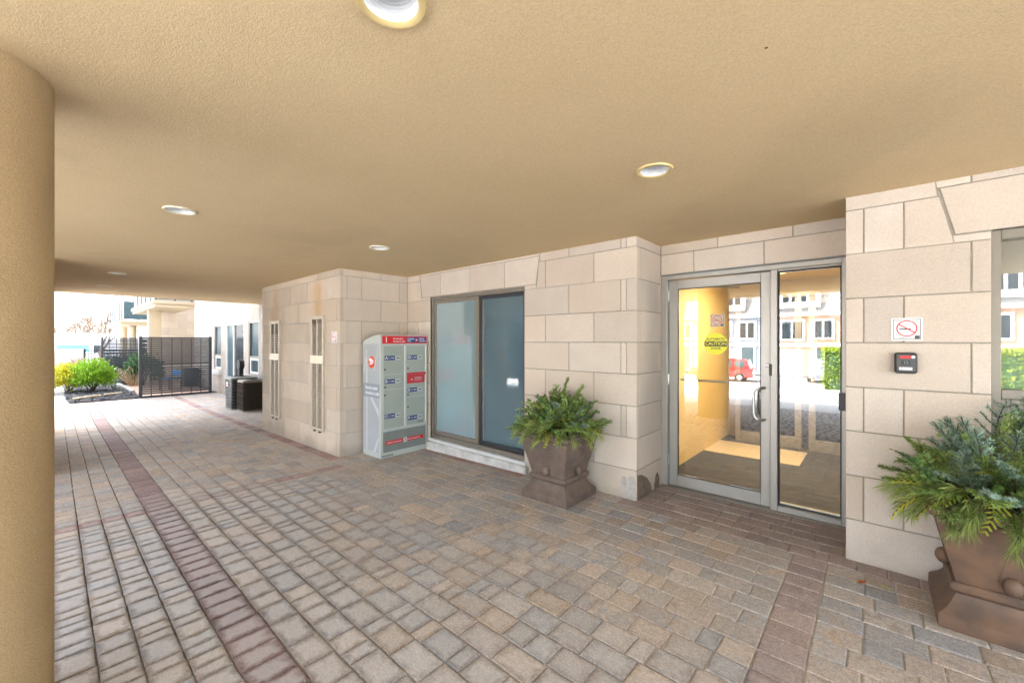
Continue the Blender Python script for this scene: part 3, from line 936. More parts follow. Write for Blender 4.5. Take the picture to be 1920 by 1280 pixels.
# --- entrance door and side light
door = empty('entrance_door', parent=bld)
AL = M_['alu_door']
fr = MB()
fr.cbox(-1.712, -1.646, DF - .09, DF + .06, -.02, 2.224, .004)
fr.cbox(-1.6455, -.2125, DF - .088, DF + .06, 2.166, 2.222, .004)
fr.cbox(-.716, -.660, DF - .088, DF + .06, -.02, 2.1655, .004)
fr.cbox(-.212, -.160, DF - .09, DF + .06, -.02, 2.224, .004)
fr.cbox(-.6595, -.2125, DF - .07, DF + .06, 2.150, 2.1655, .003)
fr.cbox(-.6595, -.2125, DF - .085, DF + .06, -.02, .05, .004)
fr.build('frame', M_['alu_door'], door)
leaf = MB()
leaf.cbox(-1.642, -1.556, DF - .045, DF + .0, .008, 2.160, .004)
leaf.cbox(-.797, -.720, DF - .045, DF + .0, .008, 2.160, .004)
leaf.cbox(-1.5555, -.7975, DF - .045, DF + .0, 2.068, 2.160, .004)
leaf.cbox(-1.5555, -.7975, DF - .045, DF + .0, .008, .120, .004)
leafo = leaf.build('leaf', AL, door)
g = MB()
for (a, b, c, d) in ((-1.556, -1.549, .12, 2.068), (-.804, -.797, .12, 2.068), (-1.549, -.804, 2.061, 2.068), (-1.549, -.804, .12, .127)):
    g.box(a, b, DF - .034, DF - .014, c, d)
for (a, b, c, d) in ((-.660, -.650, .05, 2.150), (-.222, -.2125, .05, 2.150), (-.650, -.222, 2.14, 2.150), (-.650, -.222, .05, .06)):
    g.box(a, b, DF - .045, DF - .015, c, d)
g.build('gasket', M_['gasket'], door)
MB().box(-1.5485, -.8045, DF - .027, DF - .021, .1275, 2.0605).build('pane', M_['glass'], door)
MB().box(-.6495, -.2225, DF - .033, DF - .027, .0605, 2.1395).build('pane', M_['glass'], door)
# pull handle, push bar, lock, hinges, strike, closer
h = MB()
pts = [(-.772, DF - .045, 1.095), (-.772, DF - .10, 1.095)]
for k in range(1, 6):
    a = math.pi / 2 * k / 5
    pts.append((-.772 - .0 , DF - .10 - .028 * math.sin(a), 1.095 - .028 * (1 - math.cos(a))))
pts = [(-.765, DF - .045, 1.095), (-.775, DF - .085, 1.095), (-.79, DF - .115, 1.092), (-.815, DF - .125, 1.082), (-.832, DF - .125, 1.06), (-.838, DF - .125, 1.03),
       (-.838, DF - .125, .865), (-.832, DF - .125, .832), (-.815, DF - .125, .812), (-.79, DF - .115, .803), (-.775, DF - .085, .80), (-.765, DF - .045, .80)]
h.tube(pts, .0125, 12)
h.build('pull_handle', M_['steel'], door, smooth=40)
h = MB().tube([(-1.552, DF + .045, 1.118), (-.80, DF + .045, 1.118)], .013, 10)
h.build('push_bar', M_['steel'], door, smooth=40)
MB().lathe([(.0001, .012), (.014, .012), (.018, .009), (.018, -.01)], 20, (-.741, DF - .048, 1.302), 'y').build('lock_cylinder', M_['steel'], door, smooth=40)
for z in (2.0, 1.12, .27):
    MB().tube([(-1.6445, DF - .052, z - .055), (-1.6445, DF - .052, z + .055)], .0075, 10).build('hinge', M_['steel'], door, smooth=40)
MB().cbox(-.722, -.700, DF - .095, DF - .05, 1.21, 1.315, .003).build('electric_strike', M_['black'], door)
cl = MB().cbox(-1.50, -1.22, DF + .02, DF + .07, 2.085, 2.135, .004).tube([(-1.28, DF + .05, 2.08), (-1.02, DF + .16, 2.06)], .008, 6)
cl.build('door_closer', M_['dark_grey'], door)
MB().cbox(-.229, -.176, DF - .118, DF - .0915, .955, 1.10, .004).build('access_plate', M_['dark_grey'], door)
MB().cbox(-1.70, -.16, DF - .13, DF + .10, -.03, .006, .003).build('threshold', M_['alu'], door)

# caution disc and no-smoking sticker stand on the glass as things of their own
gy = DF - .0275
cd = empty('caution_sticker', (-1.187, gy, 1.497))
tag(cd, 'round yellow caution sticker on the entrance door glass', 'sticker')
MB().lathe([(.0001, .0012), (.108, .0012), (.108, -.0002)], 48, (0, 0, 0), 'y').build('disc', M_['yellow'], cd)
poly = [(.108 * math.cos(a), .108 * math.sin(a)) for a in [R(q) for q in (-14, -7, 0, 7, 14, 166, 173, 180, 187, 194)]]
MB().slab([(x * .985, y) for x, y in poly], (0, -.0018, 0), XA, ZA, NEGY, .0005, .00005).build('band', M_['black'], cd)
lettering('AUTOMATIC', .030, M_['black'], cd, (0, -.0020, .046), ROT_FRONT, 'CENTER')
lettering('CAUTION', .046, M_['yellow'], cd, (0, -.0024, .0), ROT_FRONT, 'CENTER', sx=.95)
lettering('DOOR', .030, M_['black'], cd, (0, -.0020, -.046), ROT_FRONT, 'CENTER')

def no_smoking(loc, wdt, hgt, label, rot=0.0, ns=1.0, plate='white', small_text=True, group=None):
    s = empty('no_smoking_sign', loc, rot)
    tag(s, label, 'sign', 'no-smoking signs')
    MB().cbox(-wdt / 2, wdt / 2, -.003, 0, -hgt / 2, hgt / 2, .0005).build('plate', M_[plate], s)
    b = MB(); t = wdt * .022; e = wdt * .055
    for (a, c, d, f) in ((-wdt / 2 + e, wdt / 2 - e, hgt / 2 - e - t, hgt / 2 - e), (-wdt / 2 + e, wdt / 2 - e, -hgt / 2 + e, -hgt / 2 + e + t)):
        b.box(a, c, -.0036, -.0031, d, f)
    for (a, c) in ((-wdt / 2 + e, -wdt / 2 + e + t), (wdt / 2 - e - t, wdt / 2 - e)):
        b.box(a, c, -.0036, -.0031, -hgt / 2 + e + t, hgt / 2 - e - t)
    b.build('border', M_['black'], s)
    rx, rz, th = wdt * .34, hgt * .36, wdt * .045
    zc = hgt * .035
    n = 40; vs = []
    for i in range(n):
        a = 2 * math.pi * i / n
        for q in (0, th):
            vs.append(((rx - q) * math.cos(a), -.0042, zc + (rz - q) * math.sin(a)))
    MB().add(vs, [(2 * i, 2 * ((i + 1) % n), 2 * ((i + 1) % n) + 1, 2 * i + 1) for i in range(n)]).build('prohibition_ring', M_['red'], s)
    MB().box(-wdt * .24, wdt * .13, -.0040, -.0031, zc - hgt * .055, zc - hgt * .0).build('cigarette', M_['black'], s)
    sm = MB().tube([(wdt * .24, -.0036, zc - hgt * .03), (wdt * .22, -.0036, zc + hgt * .07), (wdt * .12, -.0036, zc + hgt * .12), (wdt * .02, -.0036, zc + hgt * .13), (-wdt * .03, -.0036, zc + hgt * .18), (-wdt * .02, -.0036, zc + hgt * .25), (wdt * .05, -.0036, zc + hgt * .22), (wdt * .09, -.0036, zc + hgt * .24), (wdt * .10, -.0036, zc + hgt * .14)], wdt * .006, 4)
    sm.build('smoke_mark', M_['black'], s)
    a = math.atan2(-rz, rx); dx, dz = math.cos(math.radians(145)) * rx, math.sin(math.radians(145)) * rz
    ln = math.hypot(dx, dz); nx_, nz_ = -dz / ln * th / 2, dx / ln * th / 2
    MB().add([(dx + nx_, -.0046, zc + dz + nz_), (dx - nx_, -.0046, zc + dz - nz_), (-dx - nx_, -.0046, zc - dz - nz_), (-dx + nx_, -.0046, zc - dz + nz_)], [(0, 1, 2, 3)]).build('slash', M_['red'], s)
    if small_text:
        lettering('Ontario', hgt * .085, M_['dark_grey'], s, (-wdt * .27, -.0042, -hgt * .375), ROT_FRONT)
        MB().cbox(wdt * .25, wdt * .41, -.0042, -.0032, -hgt * .42, -hgt * .28, .0004).build('emblem', M_['dark_grey'], s)
    return s
no_smoking((-1.173, gy, 1.727), .128, .125, 'small square no-smoking sticker on the entrance door glass', plate='grille')
no_smoking((.150, FY - .0015, 1.60), .148, .147, 'white no-smoking sign above the black intercom box on the limestone wall')
no_smoking((-5.685, BY - .0015, 1.582), .155, .16, 'no-smoking sign beside the louvred vents on the limestone block')

# --- vestibule behind the glass
VX0, VX1, VY1, VZ = -1.80, .32, 7.3, 2.42
MB().box(VX0 - .1, VX0, DF + .061, VY1, -.05, VZ).build('vestibule_wall', M_['yellow_wall'], bld)
MB().box(VX1, VX1 + .1, DF + .061, VY1, -.05, VZ).build('vestibule_wall', M_['yellow_wall'], bld)
MB().box(VX0 - .1, VX1 + .1, VY1, VY1 + .1, -.05, VZ).build('vestibule_wall', M_['yellow_wall'], bld)
MB().box(VX0 - .1, VX1 + .1, DF + .061, VY1 + .1, VZ, VZ + .1).build('vestibule_ceiling', M_['yellow_wall'], bld)
MB().box(VX0, VX1, DF + .101, 6.05, -.05, .004).build('vestibule_carpet', M_['carpet'], bld)
MB().box(VX0, -.70, 6.052, 6.85, -.05, .003).build('vestibule_tile', M_['tile'], bld)
MB().box(-.698, VX1, 6.052, 6.85, -.05, .004).build('vestibule_carpet', M_['carpet'], bld)
MB().box(VX0, VX1, 6.852, VY1, -.05, .0035).build('vestibule_carpet', M_['carpet'], bld)
ind = empty('inner_door', parent=bld)
f2 = MB()
for a, b in ((-1.62, -1.55), (-.86, -.78), (-.70, -.62), (.15, .22)):
    f2.cbox(a, b, 6.98, 7.04, .0, 2.15, .004)
f2.cbox(-1.62, .22, 6.978, 7.042, 2.15, 2.22, .004).cbox(-1.549, -.861, 6.982, 7.038, .0, .16, .004).cbox(-.619, .149, 6.982, 7.038, .0, .16, .004)
f2.build('frame', M_['alu'], ind)
MB().box(-1.549, -.861, 7.0, 7.008, .161, 2.149).build('pane', M_['glass_dark'], ind)
MB().box(-.619, .149, 7.0, 7.008, .161, 2.149).build('pane', M_['glass_dark'], ind)
MB().box(-1.62, .22, 7.15, 7.29, .01, 2.2).build('dim_lobby', M_['dark_room'], ind)
lamp = empty('vestibule_lamp', (-.93, 6.2, VZ))
tag(lamp, 'lit warm ceiling lamp inside the vestibule behind the side light', 'lamp')
MB().lathe([(.09, 0), (.09, -.02), (.075, -.024), (.06, -.012)], 32).build('ring', M_['trim_white'], lamp, smooth=40)
MB().lathe([(.0001, -.014), (.06, -.0135)], 32).build('bulb_glass', M_['lamp_warm'], lamp)
for i, (lx, ly) in enumerate(((-.93, 5.9), (-.6, 4.95))):
    ld = bpy.data.lights.new('lamp_light', 'AREA'); ld.shape = 'DISK'; ld.size = .16
    ld.energy = 8; ld.color = (1.0, .77, .47)
    lo = bpy.data.objects.new('lamp_light', ld); lo.location = (lx + .93, ly - 6.2, -.035); lo.parent = lamp
    col.objects.link(lo)

# --- sliding window
sw = empty('sliding_window', parent=bld)
AY = FY + .02
f = MB()
zb0, zt0 = .10, 2.178
f.cbox(WX0 + .001, WX0 + .045, AY, AY + .12, zb0, zt0, .003)
f.cbox(WX1 - .030, WX1 - .001, AY, AY + .12, zb0, zt0, .003)
f.cbox(WX0 + .0455, WX1 - .0305, AY + .002, AY + .12, zt0 - .055, zt0, .003)
f.cbox(WX0 + .0455, WX1 - .0305, AY + .002, AY + .12, zb0, zb0 + .055, .003)
f.build('frame', M_['alu'], sw)
f = MB()
x0, x1, xm = WX0 + .052, WX1 - .034, -3.985
for (a, b) in ((x0, x0 + .042), (xm - .01, xm + .048)):
    f.cbox(a, b, AY + .012, AY + .05, zb0 + .058, zt0 - .058, .003)
f.cbox(x0 + .0425, xm - .0105, AY + .013, AY + .05, zt0 - .103, zt0 - .058, .003).cbox(x0 + .0425, xm - .0105, AY + .013, AY + .05, zb0 + .058, zb0 + .115, .003)
f.build('sash', M_['alu'], sw)
f = MB()
f.cbox(xm + .05, xm + .085, AY + .03, AY + .06, zb0 + .058, zt0 - .058, .003).cbox(x1 - .032, x1, AY + .03, AY + .06, zb0 + .058, zt0 - .058, .003)
f.cbox(xm + .0855, x1 - .0325, AY + .031, AY + .06, zt0 - .10, zt0 - .058, .003).cbox(xm + .0855, x1 - .0325, AY + .031, AY + .06, zb0 + .058, zb0 + .11, .003)
f.build('screen_frame', M_['charcoal'], sw)
MB().box(x0 + .0425, xm - .0105, AY + .028, AY + .034, zb0 + .115, zt0 - .103).build('pane', M_['film'], sw)
MB().box(xm + .0855, x1 - .0325, AY + .070, AY + .076, zb0 + .06, zt0 - .06).build('pane', M_['film_dark'], sw)
MB().box(xm + .0855, x1 - .0325, AY + .040, AY + .0405, zb0 + .11, zt0 - .10).build('screen', M_['screen'], sw)
MB().cbox(x1 - .012, x1 + .006, AY + .012, AY + .03, 1.0, 1.10, .003).build('latch', M_['black'], sw)
MB().cbox(WX0 - .02, WX1 + .03, AY - .045, AY + .13, .055, .099, .004).build('sill_flashing', mat('white_painted_sill', (.62, .64, .64), .5, var=.1), sw)
MB().cbox(WX0 - .03, WX1 + .06, FY - .062, FY + .029, -.25, .0545, .012).build('sill', M_['conc_white'], sw)

# --- side window at the frame's edge
sv = empty('side_window', parent=bld)
f = MB()
VY = FY + .03
f.cbox(.516, .556, VY, VY + .1, -.0, 2.183, .003)
f.cbox(1.5, 1.56, VY, VY + .1, -.0, 2.183, .003)
f.cbox(.5565, 1.4995, VY + .001, VY + .1, 2.125, 2.183, .003)
f.cbox(.5565, 1.4995, VY + .001, VY + .1, 1.18, 1.235, .003)
f.cbox(.5565, 1.4995, VY + .001, VY + .1, .0, .3, .003)
f.build('frame', M_['alu'], sv)
f = MB()
f.cbox(.5565, .592, VY + .012, VY + .06, .301, 1.1795, .003).cbox(1.46, 1.4995, VY + .012, VY + .06, .301, 1.1795, .003)
f.cbox(.5925, 1.4595, VY + .013, VY + .06, 1.12, 1.1795, .003).cbox(.5925, 1.4595, VY + .013, VY + .06, .301, .36, .003)
f.build('sash', M_['alu'], sv)
MB().box(.557, 1.499, VY + .03, VY + .036, 1.236, 2.124).build('pane', M_['glass'], sv)
MB().box(.593, 1.459, VY + .03, VY + .036, .361, 1.119).build('pane', M_['glass'], sv)
MB().box(.52, 1.55, VY + .105, VY + .11, .0, 2.18).build('blind', mat('pale_blind', (.55, .58, .62), .7), sv)

# ------------------------------------------------------------------ downlights
dl_labels = ['large recessed downlight with ridged white baffle cut off by the top edge',
             'recessed downlight with ivory ring in the soffit over the entrance door',
             'recessed downlight in the soffit beside the round column',
             'recessed downlight in the soffit over the parcel locker',
             'thin-looking recessed downlight in the soffit towards the garden',
             'farthest recessed downlight, next to the outer edge of the soffit']
for (x, y), lb in zip(LIGHTS, dl_labels):
    d = empty('downlight', (x, y, CEIL))
    tag(d, lb, 'downlight', 'recessed downlights in the soffit')
    MB().lathe([(.104, .004), (.104, -.006), (.101, -.010), (.086, -.010), (.080, -.004)], 48).build('trim_ring', M_['trim_gold'] if x > -2 else M_['trim_white'], d, smooth=50)
    prof = []
    for k in range(9):
        r = .080 - .0026 * k; hh = -.004 + .0105 * k
        prof += [(r, hh), (r - .0006, hh + .007), (r - .0026, hh + .0085)]
    MB().lathe(prof, 48).build('baffle', M_['baffle'], d, smooth=30)
    MB().lathe([(.060, .089), (.052, .100), (.0001, .094)], 32).build('lamp_face', M_['lamp_off'], d, smooth=40)

# ------------------------------------------------------------------ vent grilles
def grille(x0, x1, z0, z1, zb0, zb1, label, sooty):
    g = empty('vent_grille', ((x0 + x1) / 2, BY, z0))
    tag(g, label, 'vent', 'louvred vents in the limestone block')
    wd = x1 - x0; H = z1 - z0; hw = wd / 2
    MB().box(-hw + .02, hw - .02, -.006, -.002, .02, H - .02).build('backing', M_['grille_dark'], g)
    fr = MB()
    fr.cbox(-hw, -hw + .045, -.026, -.0015, 0, H, .003).cbox(hw - .045, hw, -.026, -.0015, 0, H, .003)
    fr.cbox(-hw + .0455, hw - .0455, -.025, -.0015, H - .045, H, .003).cbox(-hw + .0455, hw - .0455, -.025, -.0015, 0, .045, .003)
    fr.cbox(-.014, .014, -.025, -.0015, .0455, H - .0455, .003)
    fr.build('frame', M_['grille'], g)
    MB().cbox(-hw + .001, hw - .001, -.031, -.0265, zb0 - z0, zb1 - z0, .002).build('joining_plate', M_['trim_white'], g)
    n = 54
    for side in (-1, 1):
        a, b = (-hw + .046, -.0145) if side < 0 else (.0145, hw - .046)
        for half, mk in ((0, 'grille'), (1, 'soot' if sooty else 'grille')):
            pass
        me_cache = {}
        for k in range(n):
            zc = .055 + (H - .11) * (k + .5) / n
            if zb0 - z0 - .006 < zc < zb1 - z0 + .006: continue
            mk = 'soot' if zc > H * (.86 if sooty else .93) else 'grille'
            key = (side, mk)
            if key not in me_cache:
                t = .0105
                vs = [(a, -.024, -.003), (b, -.024, -.003), (b, -.024, .002), (a, -.024, .002), (a, -.008, .004), (b, -.008, .004), (b, -.008, .010), (a, -.008, .010)]
                me_cache[key] = MB().add(vs, [(0, 1, 2, 3), (3, 2, 6, 7), (4, 7, 6, 5), (0, 4, 5, 1), (0, 3, 7, 4), (1, 5, 6, 2)]).mesh('slat', M_[mk])
            link('slat', me_cache[key], g, (0, 0, zc))
    ft = MB()
    for q in (-.09, .09): ft.box(q - .022, q + .022, -.03, -.005, -.022, -.001)
    ft.build('drain_lip', M_['black'], g)
grille(-8.19, -7.73, .176, 1.878, 1.19, 1.31, 'sooty tall louvred vent on the limestone block, the one nearer the garden', True)
grille(-6.43, -5.99, .20, 1.895, 1.194, 1.313, 'tall ivory louvred vent on the limestone block beside the no-smoking sign', False)

# ------------------------------------------------------------------ intercom box
ib = empty('intercom_box', (.144, FY, 1.38))
tag(ib, 'small black intercom box with red strip on the limestone wall', 'intercom')
def rsq(hw, hh, r, n=5):
    pts = []
    for cx, cy, a0 in ((hw - r, hh - r, 0), (-hw + r, hh - r, 90), (-hw + r, -hh + r, 180), (hw - r, -hh + r, 270)):
        for k in range(n + 1):
            a = R(a0 + 90 * k / n)
            pts.append((cx + r * math.cos(a), cy + r * math.sin(a)))
    return pts
MB().slab(rsq(.054, .067, .016), (0, -.052, 0), XA, ZA, NEGY, .051, .007).build('housing', M_['black'], ib)
MB().slab(rsq(.044, .056, .010), (0, -.056, .001), XA, ZA, NEGY, .006, .002).build('face_plate', M_['dark_grey'], ib)
MB().slab([(-.028, .030), (.024, .030), (.024, .048), (-.028, .048)], (0, -.059, 0), XA, ZA, NEGY, .004, .0008).build('red_strip', M_['red'], ib)
MB().lathe([(.0001, .003), (.009, .003), (.009, -.001)], 16, (.034, -.057, .040), 'y').build('round_sticker', M_['white'], ib)
MB().slab([(-.022, -.012), (.020, -.012), (.020, .018), (-.022, .018)], (0, -.0575, 0), XA, ZA, NEGY, .002, .0006).build('display', M_['black'], ib)
lettering('12', .026, mat('teal_digits', (.10, .20, .21), .5), ib, (0, -.0585, .003), ROT_FRONT, 'CENTER')
MB().slab([(-.032, -.044), (.030, -.044), (.030, -.026), (-.032, -.026)], (0, -.059, 0), XA, ZA, NEGY, .004, .0008).build('name_strip', M_['white'], ib)
lettering('C', .014, M_['black'], ib, (-.026, -.0598, -.035), ROT_FRONT)

# ------------------------------------------------------------------ parcel locker  (front faces +x, side faces the camera)
LXb, LXf, LY0, LY1 = -5.455, -4.985, 2.935, 3.695
LZ = gz(-5.2, 3.3)
lk = empty('parcel_locker', (LXf, LY0, LZ))
tag(lk, 'grey-green parcel locker with red header standing beside the sliding window', 'locker')
D_, W_ = LXf - LXb, LY1 - LY0
HF, HB = 1.675, 1.588           # height at the front and the back
prof = [(-D_, .0), (0, .0), (0, HF), (-.05, HF + .003)] + [(-.05 - (D_ - .05) * k / 6, HF + .003 - (HF + .003 - HB) * (k / 6) ** 1.7) for k in range(1, 7)]
def extr(prof, y0, y1):
    n = len(prof)
    vs = [(x, y0, z) for x, z in prof] + [(x, y1, z) for x, z in prof]
    fs = [tuple(range(n)), tuple(range(2 * n - 1, n - 1, -1))]
    for i in range(n):
        j = (i + 1) % n
        fs.append((i, n + i, n + j, j))
    return MB().add(vs, fs)
extr(prof, 0, W_).build('body', M_['locker_trim'], lk)
# side wrap with pale swooshes, logo and name band
def side_quad(poly, off, mt, name):
    return MB().slab(poly, (0, -off, 0), XA, ZA, NEGY, off * .9, .0003).build(name, M_[mt], lk)
side_quad([(-D_ + .012, .07), (-.04, .07), (-.04, HF - .115), (-D_ + .012, HB - .045)], .003, 'locker_side', 'side_wrap')
for q in ([(-D_ + .10, .07), (-D_ + .125, .07), (-D_ + .125, 1.2), (-D_ + .09, 1.5)], [(-.045, .56), (-.045, .66), (-D_ + .02, 1.02), (-D_ + .02, 1.0)], [(-.19, .072), (-.13, .072), (-.045, .25), (-.045, .30)], [(-D_ + .3, 1.20), (-D_ + .31, 1.18), (-.045, 1.53), (-.045, 1.55)], [(-D_ + .02, 1.16), (-D_ + .03, 1.14), (-D_ + .12, 1.45), (-D_ + .11, 1.48)]):
    side_quad(q, .0038, 'locker_streak', 'swoosh')
MB().lathe([(.0001, .0008), (.0835, .0008), (.0835, -.001)], 40, (-.235, -.0045, 1.30), 'y').build('logo_disc', M_['orange_red'], lk)
side_quad([(-.295, 1.262), (-.215, 1.272), (-.165, 1.305), (-.255, 1.300)], .0062, 'white', 'logo_wing')
side_quad([(-.280, 1.305), (-.165, 1.309), (-.235, 1.355), (-.300, 1.352)], .0062, 'white', 'logo_wing')
side_quad([(-D_ + .012, .815), (-.028, .815), (-.028, 1.005), (-D_ + .012, 1.005)], .0046, 'locker_band', 'name_band')
lettering('Parcel Locker', .064, M_['white'], lk, (-D_ + .075, -.0052, .945), ROT_FRONT, sx=.9)
lettering('Armoire à colis', .064, M_['white'], lk, (-D_ + .075, -.0052, .872), ROT_FRONT, sx=.9)
# front
def front(y0, y1, z0, z1, off, mt, name, parent=lk, c=.0008, dep=None):
    return MB().slab([(y0, z0), (y1, z0), (y1, z1), (y0, z1)], (off, 0, 0), YA, ZA, XA, dep or off * .95, c).build(name, M_[mt], parent)
front(.022, W_ - .008, HF - .118, HF - .012, .006, 'red', 'header')
front(.40, W_ - .02, HF - .104, HF - .026, .0072, 'navy', 'header_badge', dep=.001)
lettering('1', .105, M_['white'], lk, (.0066, .055, HF - .068), ROT_SIDE)
lettering('Parcel locker', .030, M_['white'], lk, (.0066, .185, HF - .05), ROT_SIDE)
lettering('Armoire à colis', .030, M_['white'], lk, (.0066, .185, HF - .087), ROT_SIDE)
lettering('CANADA', .027, M_['white'], lk, (.0078, .415, HF - .052), ROT_SIDE)
lettering('POST', .027, M_['white'], lk, (.0078, .415, HF - .082), ROT_SIDE)
lettering('POSTES', .027, M_['white'], lk, (.0078, .612, HF - .052), ROT_SIDE)
lettering('CANADA', .027, M_['white'], lk, (.0078, .612, HF - .082), ROT_SIDE)
front(.552, .594, HF - .09, HF - .045, .0082, 'red', 'badge_disc', dep=.0008)
MB().slab([(.556, HF - .078), (.592, HF - .068), (.558, HF - .056)], (.0088, 0, 0), YA, ZA, XA, .0004, .0001).build('badge_wing', M_['white'], lk)
L0, L1, R0, R1 = .040, .360, .405, .715
ZC0, ZC1 = .40, HF - .15
doors = [('A', L0, L1, 1.14, ZC1, 1.36, 1.205), ('B', L0, L1, .935, 1.13, 1.04, .965), ('C', L0, L1, ZC0, .925, .565, .855),
         ('D', R0, R1, 1.155, ZC1, 1.36, 1.205), ('E', R0, R1, .80, .985, .895, .83), ('F', R0, R1, ZC0 - .0, .79, .495, .655)]
front(.012, W_ - .006, ZC0 - .03, ZC1 + .02, .003, 'locker_trim', 'door_surround')
for nm, y0, y1, z0, z1, zl, zk in doors:
    dn = front(y0, y1, z0, z1, .008, 'locker', 'locker_door', c=.002)
    lw = .205
    front(y0 + .014, y0 + .014 + .158, zl - .030, zl + .030, .0095, 'navy', 'door_label', dn, dep=.002)
    lettering(nm, .056, M_['white'], dn, (.0100, y0 + .022, zl), ROT_SIDE)
    for q, r in ((.125, .008), (.152, .008)):
        MB().lathe([(.0001, .001), (r, .001), (r, -.0005)], 10, (.0098, y0 + q, zl), 'x').build('key_mark', M_['white'], dn)
    MB().slab([(y0 + .120, zl - .003), (y0 + .155, zl - .003), (y0 + .155, zl + .003), (y0 + .120, zl + .003)], (.0099, 0, 0), YA, ZA, XA, .0004, .0001).build('key_mark', M_['white'], dn)
    for dz in (.008, -.008):
        MB().slab([(y0 + .056, zl + dz - .002), (y0 + .108, zl + dz - .002), (y0 + .108, zl + dz + .002), (y0 + .056, zl + dz + .002)], (.0099, 0, 0), YA, ZA, XA, .0004, .0001).build('label_line', M_['locker_streak'], dn)
    front(y0 + .178, y0 + .255, zl - .028, zl + .028, .016, 'locker_trim', 'lock_plate', dn, c=.004, dep=.009)
    front(y0 + .196, y0 + .240, zl - .006, zl + .006, .0168, 'black', 'key_slot', dn, dep=.002)
    MB().lathe([(.0001, .006), (.011, .006), (.013, .003), (.013, -.001)], 14, (.009, y0 + .018, zk), 'x').build('cam_lock', M_['dark_grey'], dn)
for yy in (L1 + .004, R1 + .004):
    MB().cbox(.003, .018, yy, yy + .012, ZC0, ZC1, .003).build('edge_strip', M_['white'], lk)
MB().cbox(.004, .016, L1 + .022, L1 + .036, ZC0 - .01, ZC1, .003).build('edge_strip', M_['locker_trim'], lk)
# red mail slot
ms = MB().slab([(R0 + .004, .99), (R1 - .012, .99), (R1 - .012, 1.105), (R0 + .004, 1.105)], (.022, 0, 0), YA, ZA, XA, .02, .004).build('mail_slot', M_['red_dark'], lk)
MB().cbox(.004, .042, R0 - .002, R1 - .002, 1.106, 1.142, .006).build('slot_hood', M_['red_dark'], ms)
MB().lathe([(.0001, .006), (.011, .006), (.011, -.001)], 14, (.023, R0 + .07, 1.045), 'x').build('cam_lock', M_['steel'], ms)
for dz in (.022, .004, -.014):
    MB().slab([(R0 + .12, 1.045 + dz), (R0 + .24, 1.045 + dz), (R0 + .24, 1.050 + dz), (R0 + .12, 1.050 + dz)], (.0228, 0, 0), YA, ZA, XA, .0006, .0001).build('label_line', M_['locker_streak'], ms)
front(.035, W_ - .03, .075, .355, .004, 'locker_low', 'lower_wrap')
front(.075, W_ - .07, .175, .225, .0055, 'red', 'slogan_strip', dep=.001)
lettering('Delivering the online world.', .024, M_['white'], lk, (.0062, .095, .2), ROT_SIDE, sx=.82)
lettering("Du monde en ligne jusqu'à vous.", .022, M_['white'], lk, (.0062, .425, .2), ROT_SIDE, sx=.72)
MB().lathe([(.0001, .001), (.036, .001), (.036, -.001)], 24, (.006, .38, .2), 'x').build('slogan_disc', M_['locker_streak'], lk)
lettering('24', .03, M_['dark_grey'], lk, (.0075, .38, .2), ROT_SIDE, 'CENTER')
lettering('Canada', .034, M_['dark_grey'], lk, (.0094, R1 - .135, ZC0 + .03), ROT_SIDE)
vt = MB()
for k in range(8): vt.box(.0002, .0012, .02 + k * .022, .032 + k * .022, .018, .040)
vt.build('vent_slot', M_['black'], lk)

# ------------------------------------------------------------------ planters
def rounded_square(hw, z, r=.009, n=2):
    return [(x, y, z) for x, y in rsq(hw, hw, min(r, hw * .3), n)]
PROF = [(.262, 0), (.267, .012), (.265, .07), (.252, .085), (.232, .105), (.212, .135), (.200, .165), (.197, .178), (.205, .184), (.216, .200), (.218, .220), (.208, .236), (.196, .242),
        (.200, .26), (.214, .32), (.232, .39), (.250, .46), (.266, .53), (.276, .575), (.282, .59), (.300, .600), (.309, .612), (.309, .634), (.300, .645), (.285, .648), (.272, .66), (.258, .66), (.250, .645), (.245, .60)]
def planter(loc, label, mt, rz=0.0):
    p = empty('planter', loc, rz)
    tag(p, label, 'planter', 'square flared planters')
    mb = MB().rings([rounded_square(a, z) for a, z in PROF], True, True)
    # concave darts on each face: pull a tapering groove into the body
    mb.build('pot', mt, p, smooth=28)
    for k in range(4):
        a = R(90 * k)
        d = Vector((math.sin(a), -math.cos(a), 0)); s = Vector((math.cos(a), math.sin(a), 0))
        c = d * .222 + Vector((0, 0, .292))
        MB().sphere(c, .036, 16, 10, 1, 1, 1.25).build('ball', mt, p, smooth=True)
        # dart: a narrow raised pair of ridges running up from the ball
        for sg in (-1, 1):
            rr = []
            for (w0, zz, hw) in ((.046, .30, .012), (.032, .38, .011), (.016, .47, .008), (.004, .555, .002)):
                hwid = .2 + (zz - .26) * .232
                base = d * (hwid - .006) + s * (sg * w0) + Vector((0, 0, zz))
                rr.append([base - s * hw, base + d * .011, base + s * hw])
            MB().rings(rr, True, True).build('dart', mt, p, smooth=True)
    bd = MB()
    for k in range(4):
        a = R(90 * k); d = Vector((math.sin(a), -math.cos(a), 0)); s = Vector((math.cos(a), math.sin(a), 0))
        for i in range(-8, 9):
            bd.sphere(d * .278 + s * (i * .031) + Vector((0, 0, .660)), .0125, 8, 6)
    b = bd.build('beading', mt, p, smooth=True); b['kind'] = 'stuff'
    MB().rings([rounded_square(.247, .598), rounded_square(.246, .612)], False, True).build('soil', M_['soil'], p)
    return p
planter((-2.368, 3.368, gz(-2.37, 3.37)), 'brown square planter of evergreens between the sliding window and the door', M_['planter'])
planter((.512, 3.410, 0), 'warm brown square planter of evergreens under the intercom wall', M_['planter2'])

